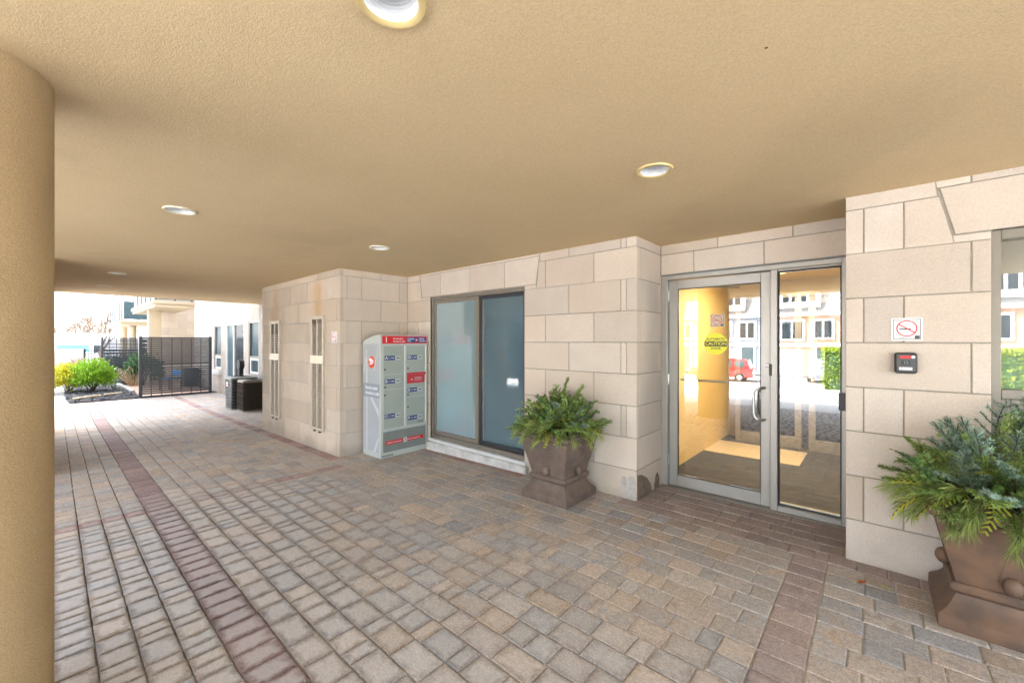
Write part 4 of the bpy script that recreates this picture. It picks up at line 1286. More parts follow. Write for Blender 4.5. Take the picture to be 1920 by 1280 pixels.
# greenery: sprig meshes shared between the sprays
grng = random.Random(11)
def needle(mb, p, d, ln, w, up):
    s = d.cross(up)
    s = s.normalized() * w if s.length > 1e-6 else Vector((w, 0, 0))
    mb.add([p - s, p + s, p + d * ln * .6 + s * .8, p + d * ln, p + d * ln * .6 - s * .8], [(0, 1, 2, 3, 4)])
def curve_pts(ln, droop, n=7, wob=.03):
    pts = []; p = Vector((0, 0, 0)); a = 0.0
    yaw = 0
    for i in range(n):
        pts.append(p.copy())
        a -= droop / n
        yaw += grng.uniform(-wob, wob) * 3
        p = p + Vector((math.cos(a) * math.cos(yaw), math.cos(a) * math.sin(yaw), math.sin(a))) * (ln / (n - 1))
    return pts
def sprig(kind):
    nd = MB(); tw = MB()
    rnd = grng.uniform
    def dress(pts, nl, nw, step, spread, rows):
        for i in range(len(pts) - 1):
            a, b = pts[i], pts[i + 1]; d = (b - a); L = d.length; d = d.normalized()
            x = d.orthogonal().normalized(); y = d.cross(x)
            k = max(1, int(L / step))
            for q in range(k):
                for r in range(rows):
                    t = rnd(0, 2 * math.pi)
                    side = x * math.cos(t) + y * math.sin(t)
                    dd = (d * math.cos(spread) + side * math.sin(spread) + Vector((rnd(-.1, .1), rnd(-.1, .1), rnd(-.1, .1)))).normalized()
                    needle(nd, a + d * L * (q + rnd(0, 1)) / k, dd, nl * rnd(.75, 1.15), nw, side if abs(side.dot(dd)) < .9 else x)
    if kind in ('fir', 'fir_green'):
        ln = rnd(.20, .28)
        ax = curve_pts(ln, rnd(.0, .5))
        tw.tube(ax, [.004 - .0004 * i for i in range(len(ax))], 5)
        dress(ax, .020, .0016, .006, 1.0, 5)
        for i in range(1, 6):
            for sg in (-1, 1):
                if grng.random() < .12: continue
                L = ln * .42 * (1 - i / 8)
                d0 = (ax[i + 1] - ax[i]).normalized()
                dirv = (d0 * .75 + Vector((0, sg, 0)) * .8 + Vector((0, 0, rnd(-.1, .25)))).normalized()
                p0 = ax[i]
                pts = [p0 + dirv * L * q / 3 + d0 * L * .12 * (q / 3) ** 2 for q in range(4)]
                tw.tube(pts, .0016, 4)
                dress(pts, .018, .0016, .0055, 1.0, 5)
    elif kind == 'pine':
        ln = rnd(.16, .24)
        ax = curve_pts(ln, rnd(.8, 1.5))
        tw.tube(ax, .003, 5)
        for i in range(2, len(ax)):
            d = (ax[i] - ax[i - 1]).normalized()
            x = d.orthogonal().normalized(); y = d.cross(x)
            for q in range(26):
                t = rnd(0, 2 * math.pi); side = x * math.cos(t) + y * math.sin(t)
                sp = rnd(.25, .75)
                dd = (d * math.cos(sp) + side * math.sin(sp) + Vector((0, 0, -.18))).normalized()
                L = rnd(.06, .10)
                p0 = ax[i] - d * rnd(0, .02)
                mid = p0 + dd * L * .55; tip = mid + (dd + Vector((0, 0, -.35))).normalized() * L * .45
                s = dd.cross(side); s = s.normalized() * .0009
                nd.add([p0 - s, p0 + s, mid + s, tip, mid - s], [(0, 1, 2, 3, 4)])
    elif kind == 'cedar':
        ln = rnd(.18, .26)
        ax = curve_pts(ln, rnd(.5, 1.3), 9)
        tw.tube(ax, .002, 4)
        for i in range(1, 9):
            d0 = (ax[i] - ax[i - 1]).normalized()
            for sg in (-1, 1):
                L = ln * .38 * (1 - i / 10.5) * rnd(.8, 1.1)
                dv = (d0 * .8 + Vector((0, sg * .75, rnd(-.08, .08)))).normalized()
                n = max(3, int(L / .008))
                for q in range(n):
                    c = ax[i] + dv * L * q / n
                    for s2 in (-1, 1):
                        dd = (dv * .8 + d0 * .3 * s2 + Vector((0, sg * s2 * .45, rnd(-.12, .12)))).normalized()
                        needle(nd, c, dd, .017 * (1 - .4 * q / n), .0032, Vector((0, 0, 1)))
    elif kind == 'box':
        ln = rnd(.14, .2)
        ax = curve_pts(ln, rnd(-.2, .4))
        tw.tube(ax, .002, 4)
        for i in range(1, len(ax)):
            d = (ax[i] - ax[i - 1]).normalized()
            x = d.orthogonal().normalized(); y = d.cross(x)
            for q in range(9):
                t = rnd(0, 2 * math.pi); side = x * math.cos(t) + y * math.sin(t)
                dd = (d * .6 + side * .8).normalized()
                s = dd.cross(Vector((rnd(-1, 1), rnd(-1, 1), rnd(-.2, 1)))); s = s.normalized() * .0075
                p0 = ax[i] - d * rnd(0, ln / 7); L = rnd(.017, .025)
                nd.add([p0, p0 + dd * L * .35 + s, p0 + dd * L * .75 + s * .8, p0 + dd * L, p0 + dd * L * .75 - s * .8, p0 + dd * L * .35 - s], [(0, 1, 2, 3, 4, 5)])
    return nd, tw
SPR = {}
NAMES = {'fir': 'fir_sprig', 'fir_green': 'fir_sprig', 'pine': 'pine_spray', 'cedar': 'cedar_frond', 'box': 'box_sprig'}
for kd in NAMES:
    SPR[kd] = []
    for i in range(4):
        nd, tw = sprig(kd)
        nv = len(nd.v)
        mb = MB(); mb.v = nd.v + tw.v; nf = len(nd.f)
        mb.f = nd.f + [tuple(q + nv for q in fc_) for fc_ in tw.f]
        me = mb.mesh(NAMES[kd], M_[kd])
        me.materials.append(M_['twig'])
        for pl in me.polygons[nf:]: pl.material_index = 1
        SPR[kd].append(me)
def arrangement(loc, label, spec, seed, spread=1.0, tall=()):
    rg = random.Random(seed)
    a = empty('evergreen_arrangement', loc)
    tag(a, label, 'plant', 'evergreen arrangements in the planters')
    for kd, n, r0, r1, el0, el1, s0, s1 in spec:
        for i in range(n):
            th = 2 * math.pi * (i + rg.uniform(-.35, .35)) / n
            r = rg.uniform(r0, r1) * spread
            el = R(rg.uniform(el0, el1))
            sq = 1 / max(abs(math.cos(th)), abs(math.sin(th))) if r > .15 else 1
            z = .03 + max(0, .24 - r * .8) * rg.uniform(.2, 1.0)
            link(NAMES[kd], rg.choice(SPR[kd]), a, (r * min(sq, 1.2) * math.cos(th), r * min(sq, 1.2) * math.sin(th), z), (rg.uniform(-.5, .5), -el, th + rg.uniform(-.3, .3)), rg.uniform(s0, s1))
    for (x, y, z, rx, ry, rz_, s, kd) in tall:
        link(NAMES[kd], rg.choice(SPR[kd]), a, (x, y, z), (rx, ry, rz_), s)
    return a
spec1 = [('pine', 22, .16, .25, -12, 22, .8, 1.0), ('fir_green', 24, .15, .25, -12, 30, .85, 1.1), ('cedar', 16, .18, .26, -20, 25, .9, 1.15), ('box', 40, .08, .25, 5, 70, 1.1, 1.5), ('fir_green', 26, .06, .21, 15, 70, .95, 1.2),
         ('fir', 16, .05, .2, 15, 75, .85, 1.15), ('cedar', 20, .06, .22, 10, 65, .8, 1.1), ('box', 34, .0, .17, 30, 90, 1.2, 1.7), ('pine', 16, .08, .22, 10, 55, .9, 1.1), ('fir_green', 14, .0, .10, 60, 92, 1.05, 1.35), ('cedar', 9, .0, .12, 45, 85, .9, 1.2)]
arrangement((-2.368, 3.368, .615 + gz(-2.37, 3.37)), 'mounded cut evergreen arrangement in the planter beside the sliding window', spec1, 3)
spec2 = [('pine', 30, .17, .25, -14, 18, .95, 1.25), ('pine', 26, .12, .23, 5, 38, .95, 1.2), ('fir_green', 24, .12, .25, -8, 35, 1.0, 1.3), ('cedar', 14, .18, .26, -18, 15, .9, 1.2), ('fir', 22, .08, .22, 10, 70, 1.0, 1.25), ('fir', 16, .02, .14, 40, 88, 1.05, 1.35), ('cedar', 14, .06, .22, 10, 60, .8, 1.1), ('box', 34, .05, .24, 5, 70, 1.2, 1.7), ('fir_green', 24, .04, .18, 25, 85, 1.0, 1.3), ('pine', 12, .05, .15, 30, 70, .9, 1.2)]
tall2 = [(.05, .06, .26, 0, R(-86), .3, 1.5, 'fir'), (-.02, .1, .26, 0, R(-80), 1.3, 1.5, 'fir'), (.2, -.05, .2, 0, R(-78), .2, 1.4, 'fir'), (.22, .1, .2, 0, R(-75), .8, 1.4, 'fir_green'), (-.14, -.1, .2, 0, R(-72), 3.6, 1.3, 'fir'), (-.04, -.05, .20, 0, R(-84), .3, 1.25, 'fir_green'), (.03, -.02, .22, .2, R(-80), 1.2, 1.35, 'fir'), (-.10, .06, .17, 0, R(-75), 2.6, 1.2, 'fir'), (.13, .02, .22, 0, R(-82), .4, 1.3, 'fir_green'), (-.2, .0, .12, 0, R(-55), 3.0, 1.15, 'fir_green')]
ar2 = arrangement((.512, 3.410, .615), 'tall blue-green fir and pine arrangement in the warm brown planter', spec2, 8, 1.05, tall2)
MB().tube([(-.12, -.03, .15), (-.16, -.04, .28), (-.20, -.05, .36), (-.26, -.06, .40)], [.003, .0025, .002, .001], 5).build('bare_twig', M_['redtwig'], ar2)

# fallen leaf and a strand of green on the paving
lf = MB()
vs = [(-.03, 0, .004), (-.012, .012, .012), (.008, .016, .015), (.026, .006, .010), (.034, 0, .018), (.024, -.010, .006), (.006, -.016, .012), (-.014, -.010, .008), (0, 0, .003)]
lf.add(vs, [(8, i, (i + 1) % 8) for i in range(8)])
tag(lf.build('fallen_leaf', mat('rust_orange_leaf', (.36, .10, .018), .6, var=.3, nscale=60), loc=(-.069, 3.374, .003), rot=(0, 0, .9), smooth=True), 'single curled rust orange leaf lying on the paving', 'leaf')
tag(MB().tube([(-.03, 0, .003), (0, .004, .005), (.03, .0, .003)], .002, 5).build('green_stalk', M_['cedar'], loc=(.04, 3.42, .002), rot=(0, 0, -.7)), 'thin green stem lying on the paving near the rust leaf', 'stem')
# insect / speck on the soffit
tag(MB().sphere((0, 0, 0), .0042, 8, 6, 1.3, 1, .5).build('soffit_bug', M_['black'], loc=(-.281, 1.627, CEIL - .004)), 'tiny dark bug on the tan stucco soffit', 'insect')

# ------------------------------------------------------------------ far wing of the building beyond the canopy
wing = empty('apartment_wing', (0, 0, 0))
tag(wing, 'pale limestone wing with tall windows and balconies beyond the canopy', 'building')
M_['stone_pale'] = stone_mat('pale_limestone', (.40, .365, .32), (.34, .31, .27), rnd=.07)
WXL = -20.19
ww = MB()
OPEN = [(-17.15, -16.30, .53, 2.08), (-15.78, -13.84, -.22, 2.09), (-13.40, -12.55, .55, 2.10)]
segs = [(WXL + .006, -17.15), (-16.30, -15.78), (-13.84, -13.40), (-12.55, BLK_L - .2)]
for a, b in segs: ww.box(a, b, FY + .006, FY + .35, -.4, 9.0)
for a, b, z0_, z1_ in OPEN:
    ww.box(a, b, FY + .006, FY + .35, z1_, 9.0)
    if z0_ > 0: ww.box(a, b, FY + .006, FY + .35, -.4, z0_)
ww = ww.build('wall', M_['mortar_light'], wing)
ZW = [-.30] + [2.435 - .308 * k for k in range(7, -1, -1)] + [2.75, 3.06]
for k in range(len(ZW) - 1):
    z0_, z1_ = ZW[k] + JT, ZW[k + 1] - JT
    x = WXL - (.31 if k % 2 else 0)
    while x < BLK_L - .2:
        a, b = max(x, WXL), min(x + .62, BLK_L - .2)
        x += .62
        pieces = [(a + JT, b - JT)]
        for oa, ob, oz0, oz1 in OPEN:
            if (z0_ + z1_) / 2 < oz0 or (z0_ + z1_) / 2 > oz1: continue
            np_ = []
            for pa, pb in pieces:
                if pb <= oa or pa >= ob: np_.append((pa, pb))
                else:
                    if pa < oa - .03: np_.append((pa, oa))
                    if pb > ob + .03: np_.append((ob, pb))
            pieces = np_
        for pa, pb in pieces:
            if pb - pa < .03: continue
            q = proj((pa + pb) / 2, FY, z0_)
            if q[0] > 492: continue
            stone(ww, [(pa, z0_), (pb, z0_), (pb, z1_), (pa, z1_)], (0, FY, 0), XA, NEGY, M_['stone_pale'])
M_['win_blue'] = mat('blue_grey_window_glass', (.05, .085, .10), .25, spec=.08, c2=(.075, .115, .13), nscale=1.5)
M_['win_dark'] = mat('grey_window_glass', (.025, .032, .038), .2, spec=.12, c2=(.04, .05, .058), nscale=1.5)
def wing_window(a, b, z0_, z1_, split=None, mull=None, name='window'):
    wd = empty(name, parent=wing)
    f = MB(); y0, y1 = FY + .012, FY + .12
    f.box(a, a + .06, y0, y1, z0_, z1_).box(b - .06, b, y0, y1, z0_, z1_).box(a + .06, b - .06, y0, y1, z1_ - .06, z1_).box(a + .06, b - .06, y0, y1, z0_, z0_ + .06)
    if split: f.box(a + .06, b - .06, y0 + .002, y1, split - .03, split + .03)
    if mull: f.box(mull - .03, mull + .03, y0 + .002, y1, z0_ + .06, z1_ - .06)
    f.build('frame', M_['white'] if mull else M_['alu'], wd)
    if mull:
        MB().box(a + .061, mull - .031, y0 + .04, y0 + .05, z0_ + .061, z1_ - .061).build('pane', M_['win_blue'], wd)
        MB().box(mull + .031, b - .061, y0 + .04, y0 + .05, z0_ + .061, z1_ - .061).build('pane', M_['win_dark'], wd)
    elif split:
        MB().box(a + .061, b - .061, y0 + .04, y0 + .05, split + .031, z1_ - .061).build('pane', M_['win_blue'], wd)
        MB().box(a + .061, b - .061, y0 + .04, y0 + .05, z0_ + .061, split - .031).build('pane', M_['win_blue'], wd)
        f = MB().box(a + .061, a + .12, y0 + .01, y1, z0_ + .061, split - .031).box(b - .12, b - .061, y0 + .01, y1, z0_ + .061, split - .031).box(a + .121, b - .121, y0 + .01, y1, z0_ + .061, z0_ + .12).box(a + .121, b - .121, y0 + .01, y1, split - .09, split - .031)
        f.build('sash', M_['white'], wd)
    if z0_ > 0: MB().cbox(a - .25, b + .12, FY - .10, FY + .10, z0_ - .12, z0_ - .004, .01).build('sill', M_['conc_white'], wd)
wing_window(*OPEN[0], split=1.05)
wing_window(*OPEN[1], mull=-14.95, name='patio_door')
wing_window(*OPEN[2], split=1.08)
wv = empty('wall_vent', (-18.15, FY - .002, 2.45)); tag(wv, 'small white louvred vent high on the pale wing wall', 'vent')
MB().cbox(-.14, .14, -.03, 0, -.16, .16, .004).build('vent_cover', M_['white'], wv)
for k in range(3): MB().box(-.11, .11, -.036, -.031, -.11 + k * .085, -.07 + k * .085).build('slat_gap', M_['grille_dark'], wv)
MB().cbox(-18.72, -18.55, FY - .05, FY - .002, 2.33, 2.60, .01).build('pipe_box', M_['white'], wing)
# recess behind the corner, balcony slabs, round columns
MB().box(-34, WXL - .001, 4.55, 5.0, -.4, 9.0).build('recess_wall', M_['cream'], wing)
rw = MB().box(-24.4, -24.01, 3.0, 4.54, -.4, 9).build('recess_wall', M_['mortar_light'], wing)
for k in range(len(ZW) - 1):
    us = [3.2, 3.82, 4.44, 4.54] if k % 2 else [3.2, 3.5, 4.12, 4.54]
    for i in range(len(us) - 1):
        stone(rw, [(us[i] + JT, ZW[k] + JT), (us[i + 1] - JT, ZW[k] + JT), (us[i + 1] - JT, ZW[k + 1] - JT), (us[i] + JT, ZW[k + 1] - JT)], (-24.0, 0, 0), YA, XA, M_['stone'])
MB().box(-22.9, -22.5, 2.62, 3.03, -.3, 2.9).build('balcony_pillar', M_['cream'], wing)
def balcony(x0, x1, y0, y1, z, nm='balcony'):
    b = empty(nm, parent=wing)
    MB().cbox(x0 + .06, x1 - .06, y0 + .06, y1, z, z + .12, .01).cbox(x0, x1, y0, y1, z + .121, z + .26, .02).build('slab', M_['cream'], b)
    n = int((x1 - x0) / 1.1)
    pst = MB()
    for k in range(n + 1):
        xx = x0 + .1 + (x1 - x0 - .2) * k / n
        MB().box(xx - .025, xx + .025, y0 + .08, y0 + .13, z + .262, z + 1.35).build('post', M_['charcoal'], b)
        if k < n:
            x2 = x0 + .1 + (x1 - x0 - .2) * (k + 1) / n
            MB().box(xx + .03, x2 - .03, y0 + .10, y0 + .112, z + .32, z + 1.28).build('rail_glass', M_['win_blue'], b)
    for k in range(2):
        ya = y0 + .14 + (y1 - y0 - .2) * k / 2; yb = y0 + .14 + (y1 - y0 - .2) * (k + 1) / 2
        MB().box(x1 - .13, x1 - .115, ya + .03, yb - .03, z + .32, z + 1.28).build('rail_glass', M_['win_blue'], b)
        MB().box(x1 - .145, x1 - .10, yb - .025, yb + .025, z + .262, z + 1.35).build('post', M_['charcoal'], b)
balcony(-26.6, WXL + .02, 2.46, FY + .002, 2.82)
balcony(-36.0, -29.6, 2.30, 4.5, 2.38)
for x, y in ((-33.0, 2.75), (-30.3, 2.87)):
    MB().lathe([(.17, -.3), (.17, 2.379)], 24, (x, y, 0)).build('column', M_['cream'], wing, smooth=True)

# ------------------------------------------------------------------ privacy screens
def privacy(x, y0, y1, z0_, z1_, label, n):
    s = empty('privacy_screen', (x, y0, z0_))
    tag(s, label, 'screen', 'charcoal slatted privacy screens')
    W, H = y1 - y0, z1_ - z0_
    for q in (0, W): MB().cbox(-.04, .04, q - .04, q + .04, 0, H + .02, .004).build('post', M_['charcoal'], s)
    for zz in (H - .03, H * .53, .03): MB().box(-.022, .022, .041, W - .041, zz - .025, zz + .025).build('rail', M_['charcoal'], s)
    me = MB().box(-.012, .012, .041, W - .041, -.0265, .0265).mesh('slat', M_['charcoal'])
    for k in range(n):
        zz = .09 + (H - .15) * (k + .5) / n
        if abs(zz - H * .53) < .045: continue
        link('slat', me, s, (0, 0, zz))
    for k in range(1, 7):
        MB().box(-.02, -.0125, W * k / 7 - .012, W * k / 7 + .012, .056, H - .056).build('stay', M_['charcoal'], s)
privacy(-16.70, 1.76, 3.50, -.2, 1.66, 'wide charcoal slatted privacy screen standing at the end of the paving', 26)
privacy(-26.8, 1.50, 3.2, -.2, 1.70, 'charcoal slatted privacy screen farther back behind the dried stalks', 26)

# ------------------------------------------------------------------ air-conditioning units
def ac_unit(name, loc, sx_, sy_, h, label, ribs, body, trim):
    a = empty(name, loc); tag(a, label, 'air conditioner', 'air-conditioning condensers by the wing wall')
    def rs(k, z): return [(x, y, z) for x, y in [(sx_ * px_, sy_ * py_) for px_, py_ in rsq(.5 * k, .5 * k, .12, 4)]]
    MB().rings([rs(.96, .03), rs(.96, h - .05)], True, True).build('coil', M_['black'] if ribs else body, a, smooth=40)
    MB().rings([rs(1.0, 0), rs(1.0, .045)], True, True).build('base_pan', trim, a, smooth=40)
    MB().rings([rs(1.0, h - .05), rs(1.02, h - .045), rs(1.0, h), rs(.9, h + .012)], True, True).build('top_cover', trim, a, smooth=40)
    fan = MB()
    for k in range(5): fan.lathe([(.05 + .045 * k, h + .014), (.056 + .045 * k, h + .022), (.062 + .045 * k, h + .014)], 24)
    fan.build('fan_guard', M_['black'], a)
    if ribs:
        me = MB().rings([rs(.97, -.012), rs(1.0, -.004), rs(1.0, .010), rs(.97, .016)], False, False).mesh('louvre', body, 40)
        for k in range(9): link('louvre', me, a, (0, 0, .09 + (h - .17) * k / 8))
        MB().box(-.12, .03, -.5 * sy_ - .006, -.5 * sy_ + .01, h - .22, h - .12).build('maker_label', M_['white'], a)
        MB().box(-.09, .0, -.5 * sy_ - .009, -.5 * sy_ - .0065, h - .19, h - .16).build('maker_mark', M_['red'], a)
    else:
        wr = MB()
        for k in range(22):
            t = -.5 * sx_ + sx_ * (k + .5) / 22
            wr.box(t - .004, t + .004, -.5 * sy_ - .004, -.48 * sy_, .05, h - .05)
            t = -.5 * sy_ + sy_ * (k + .5) / 22
            wr.box(.48 * sx_, .5 * sx_ + .004, t - .004, t + .004, .05, h - .05)
        for k in range(5):
            zz = .1 + (h - .2) * k / 4
            wr.box(-.47 * sx_, .47 * sx_, -.5 * sy_ - .006, -.48 * sy_, zz, zz + .008).box(.48 * sx_, .5 * sx_ + .006, -.47 * sy_, .47 * sy_, zz, zz + .008)
        g = wr.build('wire_guard', M_['twig'], a); g['kind'] = 'stuff'
ac_unit('condenser_unit', (-12.35, 3.26, -.2), .62, .60, .80, 'dark green ribbed condenser unit beside the patio door', True, mat('dark_green_metal', (.05, .062, .058), .45, var=.15), mat('grey_green_metal', (.20, .22, .19), .5, var=.15))
ac_unit('condenser_unit', (-11.67, 3.33, -.2), .52, .56, .76, 'brown wire-guarded condenser unit next to the limestone block', False, mat('brown_coil', (.03, .026, .022), .6, var=.3, nscale=12), mat('tan_metal', (.22, .185, .14), .5, var=.15))
ld_ = empty('hose_reel_post', (-13.15, 3.45, -.2)); tag(ld_, 'black hose reel on a post standing behind the condensers', 'hose reel')
MB().cbox(-.07, .07, -.05, .05, 0, 1.0, .01).build('post', M_['black'], ld_)
MB().lathe([(.0001, -.06), (.14, -.06), (.14, .06), (.0001, .06)], 20, (0, 0, 1.08), 'y').build('reel', M_['black'], ld_)

# ------------------------------------------------------------------ garden at the end of the paving
M_['mulch'] = mat('black_mulch', (.028, .028, .032), .9, c2=(.075, .072, .075), nscale=40, bump=1.0, bscale=45, dist=.03)
def sheet(name, poly, z, mt, kind=None, h=.0):
    k = len(poly)
    o = MB().add([(x, y, z) for x, y in poly] + [(x, y, z - .3) for x, y in poly], [tuple(range(k))] + [(i, k + i, k + (i + 1) % k, (i + 1) % k) for i in range(k)]).build(name, mt)
    return o
tag(sheet('garden_path', [(-60, -3), (-16.6, -3), (-16.6, .27), (-30, .27), (-60, .27)], -.205, M_['conc']), 'pale concrete garden path', 'path', kind='structure')
tag(sheet('mulch_bed', [(-29.9, .2), (-16.62, .3), (-16.62, 1.72), (-18.4, 1.74), (-25.5, 1.5), (-29.9, 1.4)], -.17, M_['mulch']), 'black mulch bed beside the path', 'mulch bed', kind='structure')
# chips on the bed
chips = MB(); cr = random.Random(4)
for i in range(2600):
    x = -16.65 - abs(cr.gauss(0, 3.2)); yy = cr.uniform(.24, 1.7)
    if x < -28: continue
    a = cr.uniform(0, 3.14); L = cr.uniform(.02, .06); q = Vector((math.cos(a), math.sin(a), cr.uniform(-.3, .3))) * L; s = Vector((-math.sin(a), math.cos(a), cr.uniform(-.4, .4))) * L * .35
    c = Vector((x, yy, -.165 + cr.uniform(0, .025)))
    chips.add([c - q - s, c + q - s, c + q + s, c - q + s], [(0, 1, 2, 3)])
tag(chips.build('mulch_chips', mat('dark_bark_chips', (.05, .05, .055), .85, c2=(.02, .02, .024), nscale=30)), 'loose dark bark chips on the garden bed', 'mulch', kind='stuff')
M_['timber'] = mat('weathered_timber', (.42, .34, .23), .85, var=.3, nscale=12, bump=.5, bscale=60)
for nm, a, b, lb in (('timber_edging', (-17.18, .38), (-17.75, .95), 'short weathered timber offcut lying on the mulch beside the path'), ('timber_edging', (-17.85, 1.05), (-18.05, 1.45), 'short weathered timber offcut lying on the mulch near the screen')):
    d = Vector((b[0] - a[0], b[1] - a[1], 0)); L = d.length
    tag(MB().cbox(-L / 2, L / 2, -.05, .05, 0, .07, .012).build(nm, M_['timber'], loc=((a[0] + b[0]) / 2, (a[1] + b[1]) / 2, -.168), rot=(0, 0, math.atan2(d.y, d.x))), lb, 'timber', 'timber offcuts on the mulch')
d = Vector((7.2, .18, 0))
tag(MB().cbox(-3.6, 3.6, -.06, .06, 0, .12, .015).build('bed_kerb', M_['conc'], loc=(-21.95, 1.66, -.2), rot=(0, 0, math.atan2(.18, 7.2))), 'long pale kerb between the mulch bed and the terrace', 'kerb')
# terrace with large slabs
M_['terr'] = mat('terracotta_slab', (.40, .25, .17), .8, var=.2, nscale=6, rnd=.12, bump=.3, bscale=80)
terr = sheet('terrace', [(-29.9, 1.78), (-16.75, 1.78), (-16.75, FY - .001), (-29.9, FY - .001)], -.2, M_['sand'])
tag(terr, 'small terrace of terracotta slabs behind the privacy screen', 'terrace', kind='structure')
me = MB().cbox(-.295, .295, -.295, .295, -.03, .02, .006).mesh('slab', M_['terr'])
for i in range(12):
    for k in range(3): link('slab', me, terr, (-17.1 - i * .6, 2.12 + k * .6, -.19))

def bush(name, loc, rx, ry, rz_, label, mt, n, leaf, seed, stems=6, spiky=1.0, flat=False, tips=None, cat='shrub'):
    rg = random.Random(seed)
    b = empty(name, loc); tag(b, label, cat)
    st = MB(); fo = MB()
    for i in range(stems):
        a = 2 * math.pi * i / stems + rg.uniform(-.3, .3)
        e = Vector((rx * .7 * math.cos(a), ry * .7 * math.sin(a), rz_ * rg.uniform(.9, 1.4)))
        st.tube([(0, 0, -.03), e * .5 + Vector((0, 0, .08)), e], [.02, .012, .004], 5)
    st.build('stems', M_['twig'], b)
    # clumps of small sprays
    ncl = max(12, n // 28)
    cl = []
    for i in range(ncl):
        a = rg.uniform(0, 2 * math.pi); u = rg.uniform(-.35, 1); s = math.sqrt(max(0, 1 - u * u)); r = rg.uniform(.62, 1.0) * spiky
        cl.append(Vector((rx * s * math.cos(a) * r, ry * s * math.sin(a) * r, rz_ * (u * r * .95 + .85))))
    for i in range(n):
        c = rg.choice(cl)
        outd = Vector((c.x / rx, c.y / ry, (c.z - rz_ * .7) / rz_ + .5)).normalized()
        p = c + Vector((rg.gauss(0, .17) * rx, rg.gauss(0, .17) * ry, rg.gauss(0, .17) * rz_))
        if p.z < .01: p.z = rg.uniform(.01, .12)
        dd = (outd + Vector((rg.uniform(-.7, .7), rg.uniform(-.7, .7), rg.uniform(-.4, .7)))).normalized()
        L = leaf * rg.uniform(.6, 1.3)
        s = dd.cross(Vector((rg.uniform(-1, 1), rg.uniform(-1, 1), rg.uniform(-1, 1))))
        s = s.normalized() * L * .28
        fo.add([p, p + dd * L * .5 + s, p + dd * L, p + dd * L * .5 - s], [(0, 1, 2, 3)])
    fo.build('foliage', mt, b)
    return b
M_['cyp'] = leaf_mat('bright_green_cypress', (.10, .24, .02), (.26, .42, .03), trans=.35)
M_['gold'] = leaf_mat('golden_cypress', (.34, .34, .02), (.55, .42, .04), trans=.35)
M_['evg'] = leaf_mat('dark_evergreen', (.03, .08, .025), (.07, .15, .05))
bush('golden_cypress', (-20.3, .36, -.17), .70, .48, .46, 'golden yellow cypress shrub beside the garden path', M_['gold'], 4600, .085, 1)
bush('green_cypress', (-19.9, .90, -.17), .62, .50, .52, 'bright lime green cypress shrub on the black mulch', M_['cyp'], 6000, .085, 2)
bush('evergreen_shrub', (-21.5, 2.35, -.18), .55, .5, .62, 'dark evergreen shrub showing through the wide privacy screen', M_['evg'], 3000, .09, 3)
bush('evergreen_shrub', (-28.2, 2.2, -.18), .6, .7, .5, 'low dark evergreen behind the farther privacy screen', M_['evg'], 2600, .10, 4)

def twigs(name, loc, n, h, spread, mt, label, seed, rad=.006, sub=3, cat='shrub'):
    rg = random.Random(seed)
    b = empty(name, loc); tag(b, label, cat)
    mb = MB()
    for i in range(n):
        a = rg.uniform(0, 2 * math.pi); t = rg.uniform(0, 1) ** .6 * spread
        hh = h * rg.uniform(.6, 1.05)
        tip = Vector((math.cos(a) * t, math.sin(a) * t, hh))
        base = Vector((math.cos(a), math.sin(a), 0)) * rg.uniform(0, .12)
        mid = base.lerp(tip, .5) + Vector((rg.uniform(-.04, .04), rg.uniform(-.04, .04), .05))
        mb.tube([base, mid, tip], [rad, rad * .8, rad * .4], 4)
        for k in range(sub):
            f_ = rg.uniform(.45, .9); p = base.lerp(tip, f_)
            q = p + Vector((rg.uniform(-.16, .16), rg.uniform(-.16, .16), rg.uniform(.05, .25)))
            mb.tube([p, q], [rad * .6, rad * .3], 3)
    mb.build('twigs', mt, b)
twigs('red_twig_shrub', (-25.3, 1.05, -.2), 110, 1.05, .75, M_['redtwig'], 'bare reddish twig shrub in front of the black fence', 5, .008, 4)
M_['straw'] = mat('dried_stalks', (.50, .36, .22), .8, var=.3, nscale=40)
twigs('dried_stalks', (-21.2, 2.05, -.2), 34, .72, .55, M_['straw'], 'clump of dried tan stalks in a pot between the screens', 6, .016, 1)
pot = MB().lathe([(.18, 0), (.24, .16), (.25, .2), (.22, .2), (.2, .12)], 20, cap0=True).build('stalk_pot', mat('grey_pot', (.10, .10, .105), .7, var=.2), loc=(-22.0, 1.78, -.19), smooth=40)
tag(pot, 'small dark grey pot at the end of the pale kerb', 'pot')
# patio furniture glimpsed through the slats
ch = empty('patio_chair', (-18.6, 2.75, -.18), .5); tag(ch, 'blue patio chair glimpsed through the wide privacy screen', 'chair')
BL = mat('blue_plastic', (.03, .25, .55), .45)
MB().cbox(-.24, .24, -.24, .24, .40, .44, .01).build('seat', BL, ch)
MB().cbox(-.2, .2, .21, .25, .50, .68, .01).build('backrest', BL, ch)
for a in (-1, 1):
    for b in (-1, 1): MB().cbox(a * .21 - .018, a * .21 + .018, b * .20 - .018, b * .20 + .018, 0, .399, .004).build('leg', M_['charcoal'], ch)
bbq = empty('covered_grill', (-19.2, 3.42, -.18)); tag(bbq, 'dark covered grill glimpsed through the wide privacy screen', 'grill')
MB().rings([rounded_square(.22, 0, .05), rounded_square(.23, .4, .05), rounded_square(.25, .62, .06), rounded_square(.2, .72, .07)], True, True).build('cover', M_['charcoal'], bbq, smooth=40)

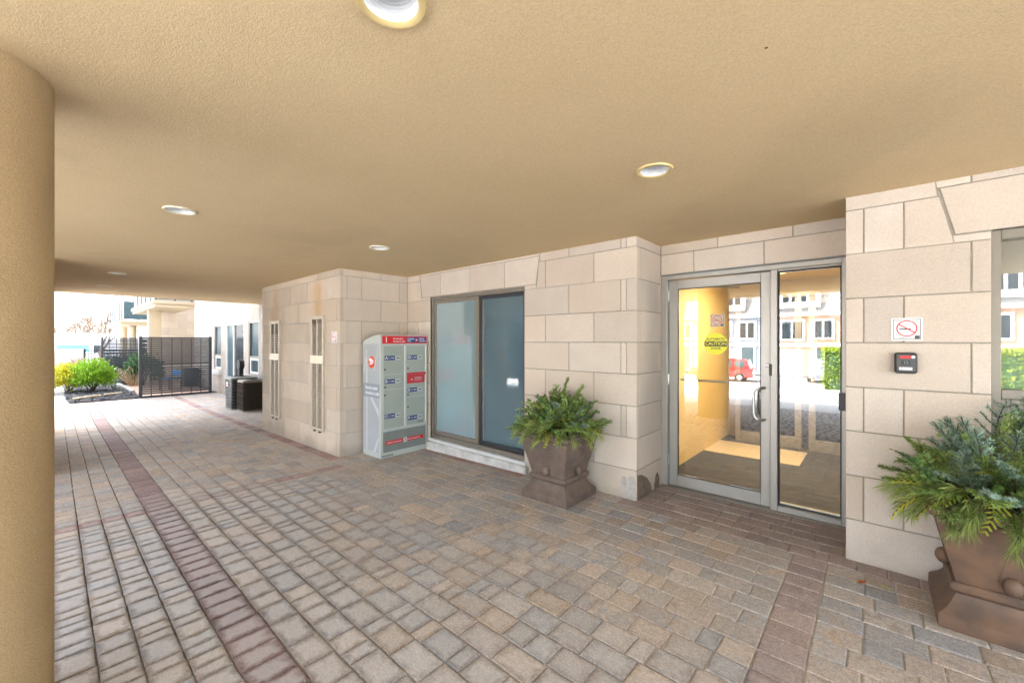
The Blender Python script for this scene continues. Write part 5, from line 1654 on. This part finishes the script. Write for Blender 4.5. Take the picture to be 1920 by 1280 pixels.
# concrete garden wall, low black fence, bungalow, trees, wire
gw = tag(MB().cbox(-.15, .15, -4, 1.02, -.5, 1.12, .02).build('garden_wall', stone_mat('stained_concrete_wall', (.56, .52, .47), (.48, .44, .39)), loc=(-30, 0, 0)), 'low stained concrete garden wall behind the cypress shrubs', 'wall')
fn = empty('garden_fence', (-30, 1.06, -.4)); tag(fn, 'low black metal picket fence beside the concrete garden wall', 'fence')
MB().box(-.02, .02, 0, 3.0, 1.44, 1.49).build('rail', M_['black'], fn); MB().box(-.02, .02, 0, 3.0, 1.28, 1.31).build('rail', M_['black'], fn)
for k in range(26):
    MB().box(-.012, .012, .0 + k * .115, .024 + k * .115, .05, 1.439).build('picket', M_['black'], fn)
MB().box(-.04, .04, -.05, .03, 0, 1.55).build('post', M_['black'], fn)
bg_ = empty('bungalow', (-62, 0, -1.0)); tag(bg_, 'low white flat-roofed house with a teal window beyond the garden wall', 'house')
MB().box(0, 8, -6, 8.0, 0, 2.5).build('wall', mat('pale_grey_siding', (.55, .56, .58), .8, var=.08), bg_)
MB().cbox(-.5, 8.6, -6.5, 8.5, 2.5, 3.22, .03).build('roof', M_['white'], bg_)
wn_ = MB().box(8.0, 8.06, .1, 2.25, 1.45, 2.25).build('window', M_['white'], bg_)
MB().box(8.061, 8.08, .18, 2.17, 1.52, 2.2).build('pane', mat('teal_pane', (.10, .34, .38), .1), wn_)
wn_ = MB().box(8.0, 8.06, 2.35, 3.05, 1.35, 2.25).build('window', M_['white'], bg_)
MB().box(8.061, 8.08, 2.45, 2.95, 1.45, 2.17).build('pane', M_['win_dark'], wn_)

def bare_tree(loc, h, seed, label, depth=6, lean=0.0, rad=.09, width=1.0):
    rg = random.Random(seed)
    t = empty('bare_tree', loc); tag(t, label, 'tree', 'bare winter trees beyond the garden')
    trunk = MB(); crown = MB()
    def grow(p, d, L, r, lv):
        q = p + d * L
        mid = p.lerp(q, .5) + Vector((rg.uniform(-.05, .05), rg.uniform(-.05, .05), 0)) * L
        (trunk if lv < 2 else crown).tube([p, mid, q], [r, r * .85, r * .68], 6 if lv < 2 else 3, cap=False)
        if lv >= depth: return
        n = rg.choice((2, 3, 3)) if lv < 4 else 2
        for k in range(n):
            x = d.orthogonal().normalized(); y = d.cross(x)
            a = rg.uniform(0, 2 * math.pi); sp = rg.uniform(.25, .75) * width
            nd_ = (d * math.cos(sp) + (x * math.cos(a) + y * math.sin(a)) * math.sin(sp) + Vector((0, 0, .12))).normalized()
            grow(q if k else p.lerp(q, rg.uniform(.7, 1)), nd_, L * rg.uniform(.66, .86), max(r * rg.uniform(.6, .75), .013), lv + 1)
    grow(Vector((0, 0, 0)), Vector((lean, lean * .3, 1)).normalized(), h * .24, rad, 0)
    trunk.build('trunk', M_['twig'], t, smooth=True)
    crown.build('crown', M_['twig'], t)
bare_tree((-46, 2.45, -.8), 6.6, 2, 'slender bare tree rising behind the farther privacy screen', 7, rad=.12, width=1.15)
bare_tree((-66, 2.3, -.8), 7.0, 5, 'tall bare tree standing behind the flat-roofed house', 7, rad=.15, width=1.2)
bare_tree((-80, 1.0, -.8), 7.0, 9, 'wide bare tree behind the house, close to the concrete wall', 7, rad=.16, width=1.25)
bare_tree((-84, 4.4, -.8), 8.0, 13, 'bare tree behind the flat-roofed house, next to the balconies', 7, rad=.16, width=1.2)
pts = [(-70, -6 + 24 * k / 12, 4.6 - .5 * math.sin(math.pi * k / 12)) for k in range(13)]
tag(MB().tube(pts, .018, 4).build('overhead_wire', M_['black']), 'thin overhead wire crossing in front of the bare trees', 'wire')

# ------------------------------------------------------------------ across the street: what the glass doors mirror
M_['brick'] = mat('orange_brick', (.60, .34, .22), .9, c2=(.53, .28, .18), nscale=6, bump=.4, bscale=40)
M_['brick2'] = mat('blue_grey_siding', (.30, .36, .43), .8, var=.1)
M_['slate'] = mat('grey_slate_roof', (.33, .32, .31), .85, var=.3, nscale=10)
def townhouse(x, label, lower):
    h = empty('townhouse', (x, -34, -1.5)); tag(h, label, 'house', 'row of townhouses across the street')
    W = 5.6
    MB().box(0, W, -8, 0, 0, 5.4).build('wall', M_[lower], h)
    MB().rings([[(0, -8, 5.4), (W, -8, 5.4), (W, .15, 5.4), (0, .15, 5.4)], [(0, -7, 8.6), (W, -7, 8.6), (W, -.9, 8.6), (0, -.9, 8.6)]], True, True).build('roof', M_['slate'], h)
    MB().cbox(-.02, W + .02, -.1, .35, 5.2, 5.42, .03).build('cornice', M_['white'], h)
    MB().cbox(.01, W - .01, .001, .12, 2.55, 2.85, .02).build('string_course', M_['white'], h)
    g = MB().box(.5, 3.0, .001, .06, 0, 2.3).build('garage_door', M_['white'], h)
    dr = MB().box(3.9, 4.9, .001, .07, .3, 2.4).build('door', M_['win_blue'], h)
    MB().box(3.75, 3.899, .001, .1, .3, 2.5).build('door_trim', M_['white'], h); MB().box(4.901, 5.05, .001, .1, .3, 2.5).build('door_trim', M_['white'], h)
    for (a, b, z0_, z1_, yy) in ((.6, 3.0, 3.2, 4.8, .0), (3.7, 5.0, 3.3, 4.8, .0)):
        w_ = MB().cbox(a - .12, b + .12, yy + .001, yy + .14, z0_ - .12, z1_ + .12, .02).build('window', M_['white'], h)
        n = 3 if b - a > 2 else 2
        for k in range(n):
            MB().box(a + (b - a) * k / n + .07, a + (b - a) * (k + 1) / n - .07, yy + .141, yy + .15, z0_ + .05, z1_ - .05).build('pane', M_['win_dark'], w_)
    dm = MB().cbox(1.2, 4.2, -1.6, .32, 5.9, 8.3, .04).build('dormer', M_['white'], h)
    for k in range(4):
        MB().box(1.55 + .62 * k, 2.0 + .62 * k, .321, .335, 6.4, 7.8).build('pane', M_['win_dark'], dm)
labs = ['townhouse with grey-blue front at the far end of the mirrored row', 'orange brick townhouse mirrored in the door leaf beside the caution disc', 'townhouse with grey-blue front mirrored above the red car', 'orange brick townhouse mirrored at the door handle', 'orange brick townhouse mirrored in the glass beside the door', 'orange brick townhouse mirrored beyond the hedge', 'orange brick townhouse mirrored in the side window', 'grey-blue townhouse mirrored at the edge of the side window']
for i in range(8):
    townhouse(-24.5 + 5.62 * i, labs[i], 'brick2' if i in (0, 2, 7) else 'brick')
# red car and grey car
def car(loc, rz, label, paint):
    c = empty('parked_car', loc, rz); tag(c, label, 'car', 'cars parked across the street')
    side = [(-2.2, .35), (-2.2, .95), (-2.05, 1.05), (-1.85, 1.62), (-.9, 1.74), (.55, 1.70), (1.05, 1.10), (2.1, .95), (2.22, .6), (2.2, .35)]
    n = len(side); vs = []
    for yy, k in ((-.88, 0), (.88, 0)):
        for x_, z_ in side:
            t = .12 if z_ > 1.2 else 0
            vs.append((x_, yy - math.copysign(t, yy), z_))
    fs = [tuple(range(n)), tuple(range(2 * n - 1, n - 1, -1))] + [(i, n + i, n + (i + 1) % n, (i + 1) % n) for i in range(n)]
    MB().add(vs, fs).build('body', paint, c)
    for sg in (-1, 1):
        for a, b in ((-1.75, -1.0), (-.92, -.1), (-.02, .62)):
            MB().add([(a + .06, sg * .885, 1.12), (b, sg * .885, 1.12), (b - (.12 if a > -.5 else 0), sg * .80, 1.58), (a + .1, sg * .80, 1.58)], [(0, 1, 2, 3)]).build('side_window', M_['win_blue'], c)
        for x_ in (-1.35, 1.35):
            wh = empty('wheel', (x_, sg * .80, .35), parent=c)
            MB().lathe([(.20, -.1), (.34, -.1), (.35, 0), (.34, .1), (.20, .1)], 20, axis='y').build('tyre', M_['black'], wh, smooth=40)
            MB().lathe([(.0001, .105), (.2, .09), (.2, -.09), (.0001, -.105)], 14, axis='y').build('rim', M_['steel'], wh)
    for sg in (-1, 1):
        MB().cbox(2.17, 2.235, sg * .62 - .18, sg * .62 + .18, .72, .88, .02).build('headlight', M_['white'], c)
        MB().cbox(-2.225, -2.18, sg * .74 - .08, sg * .74 + .08, .85, 1.15, .02).build('tail_light', M_['red'], c)
car((-9.0, -26.0, -1.5), R(176), 'red estate car mirrored in the entrance door glass', mat('red_car_paint', (.45, .02, .025), .2, spec=.7, coat=.6))
car((-2.9, -30.0, -1.5), R(90), 'grey car mirrored in the glass beside the entrance door', mat('grey_car_paint', (.16, .19, .22), .2, spec=.7, coat=.6))
# hedge and kerbed island in the drive
hd = empty('clipped_hedge', (.9, -10.4, gz(.9, -10.4))); tag(hd, 'clipped yellow-green hedge mirrored in the glass beside the door', 'hedge')
rg = random.Random(31); hb = MB()
for i in range(13000):
    x_, y_, z_ = rg.uniform(-2.4, 3.5), rg.uniform(-.5, .5), rg.uniform(.05, 1.75)
    f_ = rg.randrange(3)
    if f_ == 0: y_ = math.copysign(.5 + rg.uniform(-.06, .06), y_)
    elif f_ == 1: z_ = 1.72 + rg.uniform(-.08, .08)
    p = Vector((x_, y_, z_)); d = Vector((rg.uniform(-1, 1), rg.uniform(-1, 1), rg.uniform(-.3, 1))).normalized(); s = d.orthogonal().normalized() * .025
    hb.add([p, p + d * .05 + s, p + d * .1, p + d * .05 - s], [(0, 1, 2, 3)])
hb.build('foliage', leaf_mat('hedge_leaves', (.22, .32, .03), (.45, .50, .06)), hd)
MB().box(-2.3, 3.4, -.42, .42, 0, 1.62).build('branch_core', M_['evg'], hd)
isl = [(-.2 + 2.6 * math.cos(a), -7.2 + 1.9 * math.sin(a)) for a in [2 * math.pi * k / 40 for k in range(40)]]
zi = gz(0, -7.2)
mb = MB().rings([[(x_, y_, zi - .3) for x_, y_ in isl], [(x_, y_, zi + .13) for x_, y_ in isl], [(x_ * .95 - .01, -7.2 + (y_ + 7.2) * .93, zi + .15) for x_, y_ in isl]], False, True)
tag(mb.build('traffic_island', M_['conc']), 'rounded concrete kerbed island in the drive', 'kerb')
road = sheet('road', [(-80, -31), (-80, -22), (80, -22), (80, -31)], -1.49, mat('pale_dry_asphalt', (.30, .30, .30), .9, var=.2, nscale=4))
tag(road, 'asphalt street in front of the townhouses', 'road', kind='structure')

# box truck waiting beside the canopy, mirrored in the sliding window
tk = empty('box_truck', (-10.4, -3.25, gz(-10.4, -3.25))); tag(tk, 'dark blue box truck mirrored in the sliding window', 'truck')
TB = mat('dark_blue_truck_paint', (.045, .07, .11), .35, spec=.5, var=.1)
MB().cbox(-3.6, 1.3, -1.15, 1.15, .95, 3.35, .04).build('cargo_box', TB, tk)
MB().cbox(-3.5, 1.2, 1.151, 1.16, 1.02, 1.30, .003).build('reflective_band', M_['white'], tk)
MB().cbox(-3.6, 2.9, -.45, .45, .55, .949, .02).build('chassis', M_['black'], tk)
prof_c = [(1.35, .5), (3.25, .5), (3.25, 1.15), (3.1, 1.35), (2.75, 2.25), (1.35, 2.3)]
n_c = len(prof_c)
MB().add([(a, -1.05, b) for a, b in prof_c] + [(a, 1.05, b) for a, b in prof_c], [tuple(range(n_c)), tuple(range(2 * n_c - 1, n_c - 1, -1))] + [(i, n_c + i, n_c + (i + 1) % n_c, (i + 1) % n_c) for i in range(n_c)]).build('cab', mat('blue_truck_cab_paint', (.05, .075, .12), .3, spec=.5), tk)
for sg in (-1, 1):
    MB().add([(1.6, sg * 1.056, 1.4), (2.85, sg * 1.056, 1.4), (2.6, sg * 1.056, 2.12), (1.6, sg * 1.056, 2.15)], [(0, 1, 2, 3)]).build('side_window', M_['win_dark'], tk)
    for x_ in (-2.2, 2.35):
        wh = empty('wheel', (x_, sg * .92, .45), parent=tk)
        MB().lathe([(.26, -.13), (.43, -.13), (.45, 0), (.43, .13), (.26, .13)], 24, axis='y').build('tyre', M_['black'], wh, smooth=40)
        MB().lathe([(.0001, .135), (.26, .12), (.26, -.12), (.0001, -.135)], 16, axis='y').build('rim', M_['steel'], wh)
    MB().cbox(3.251, 3.29, sg * .75 - .15, sg * .75 + .15, .75, .95, .02).build('headlight', M_['white'], tk)
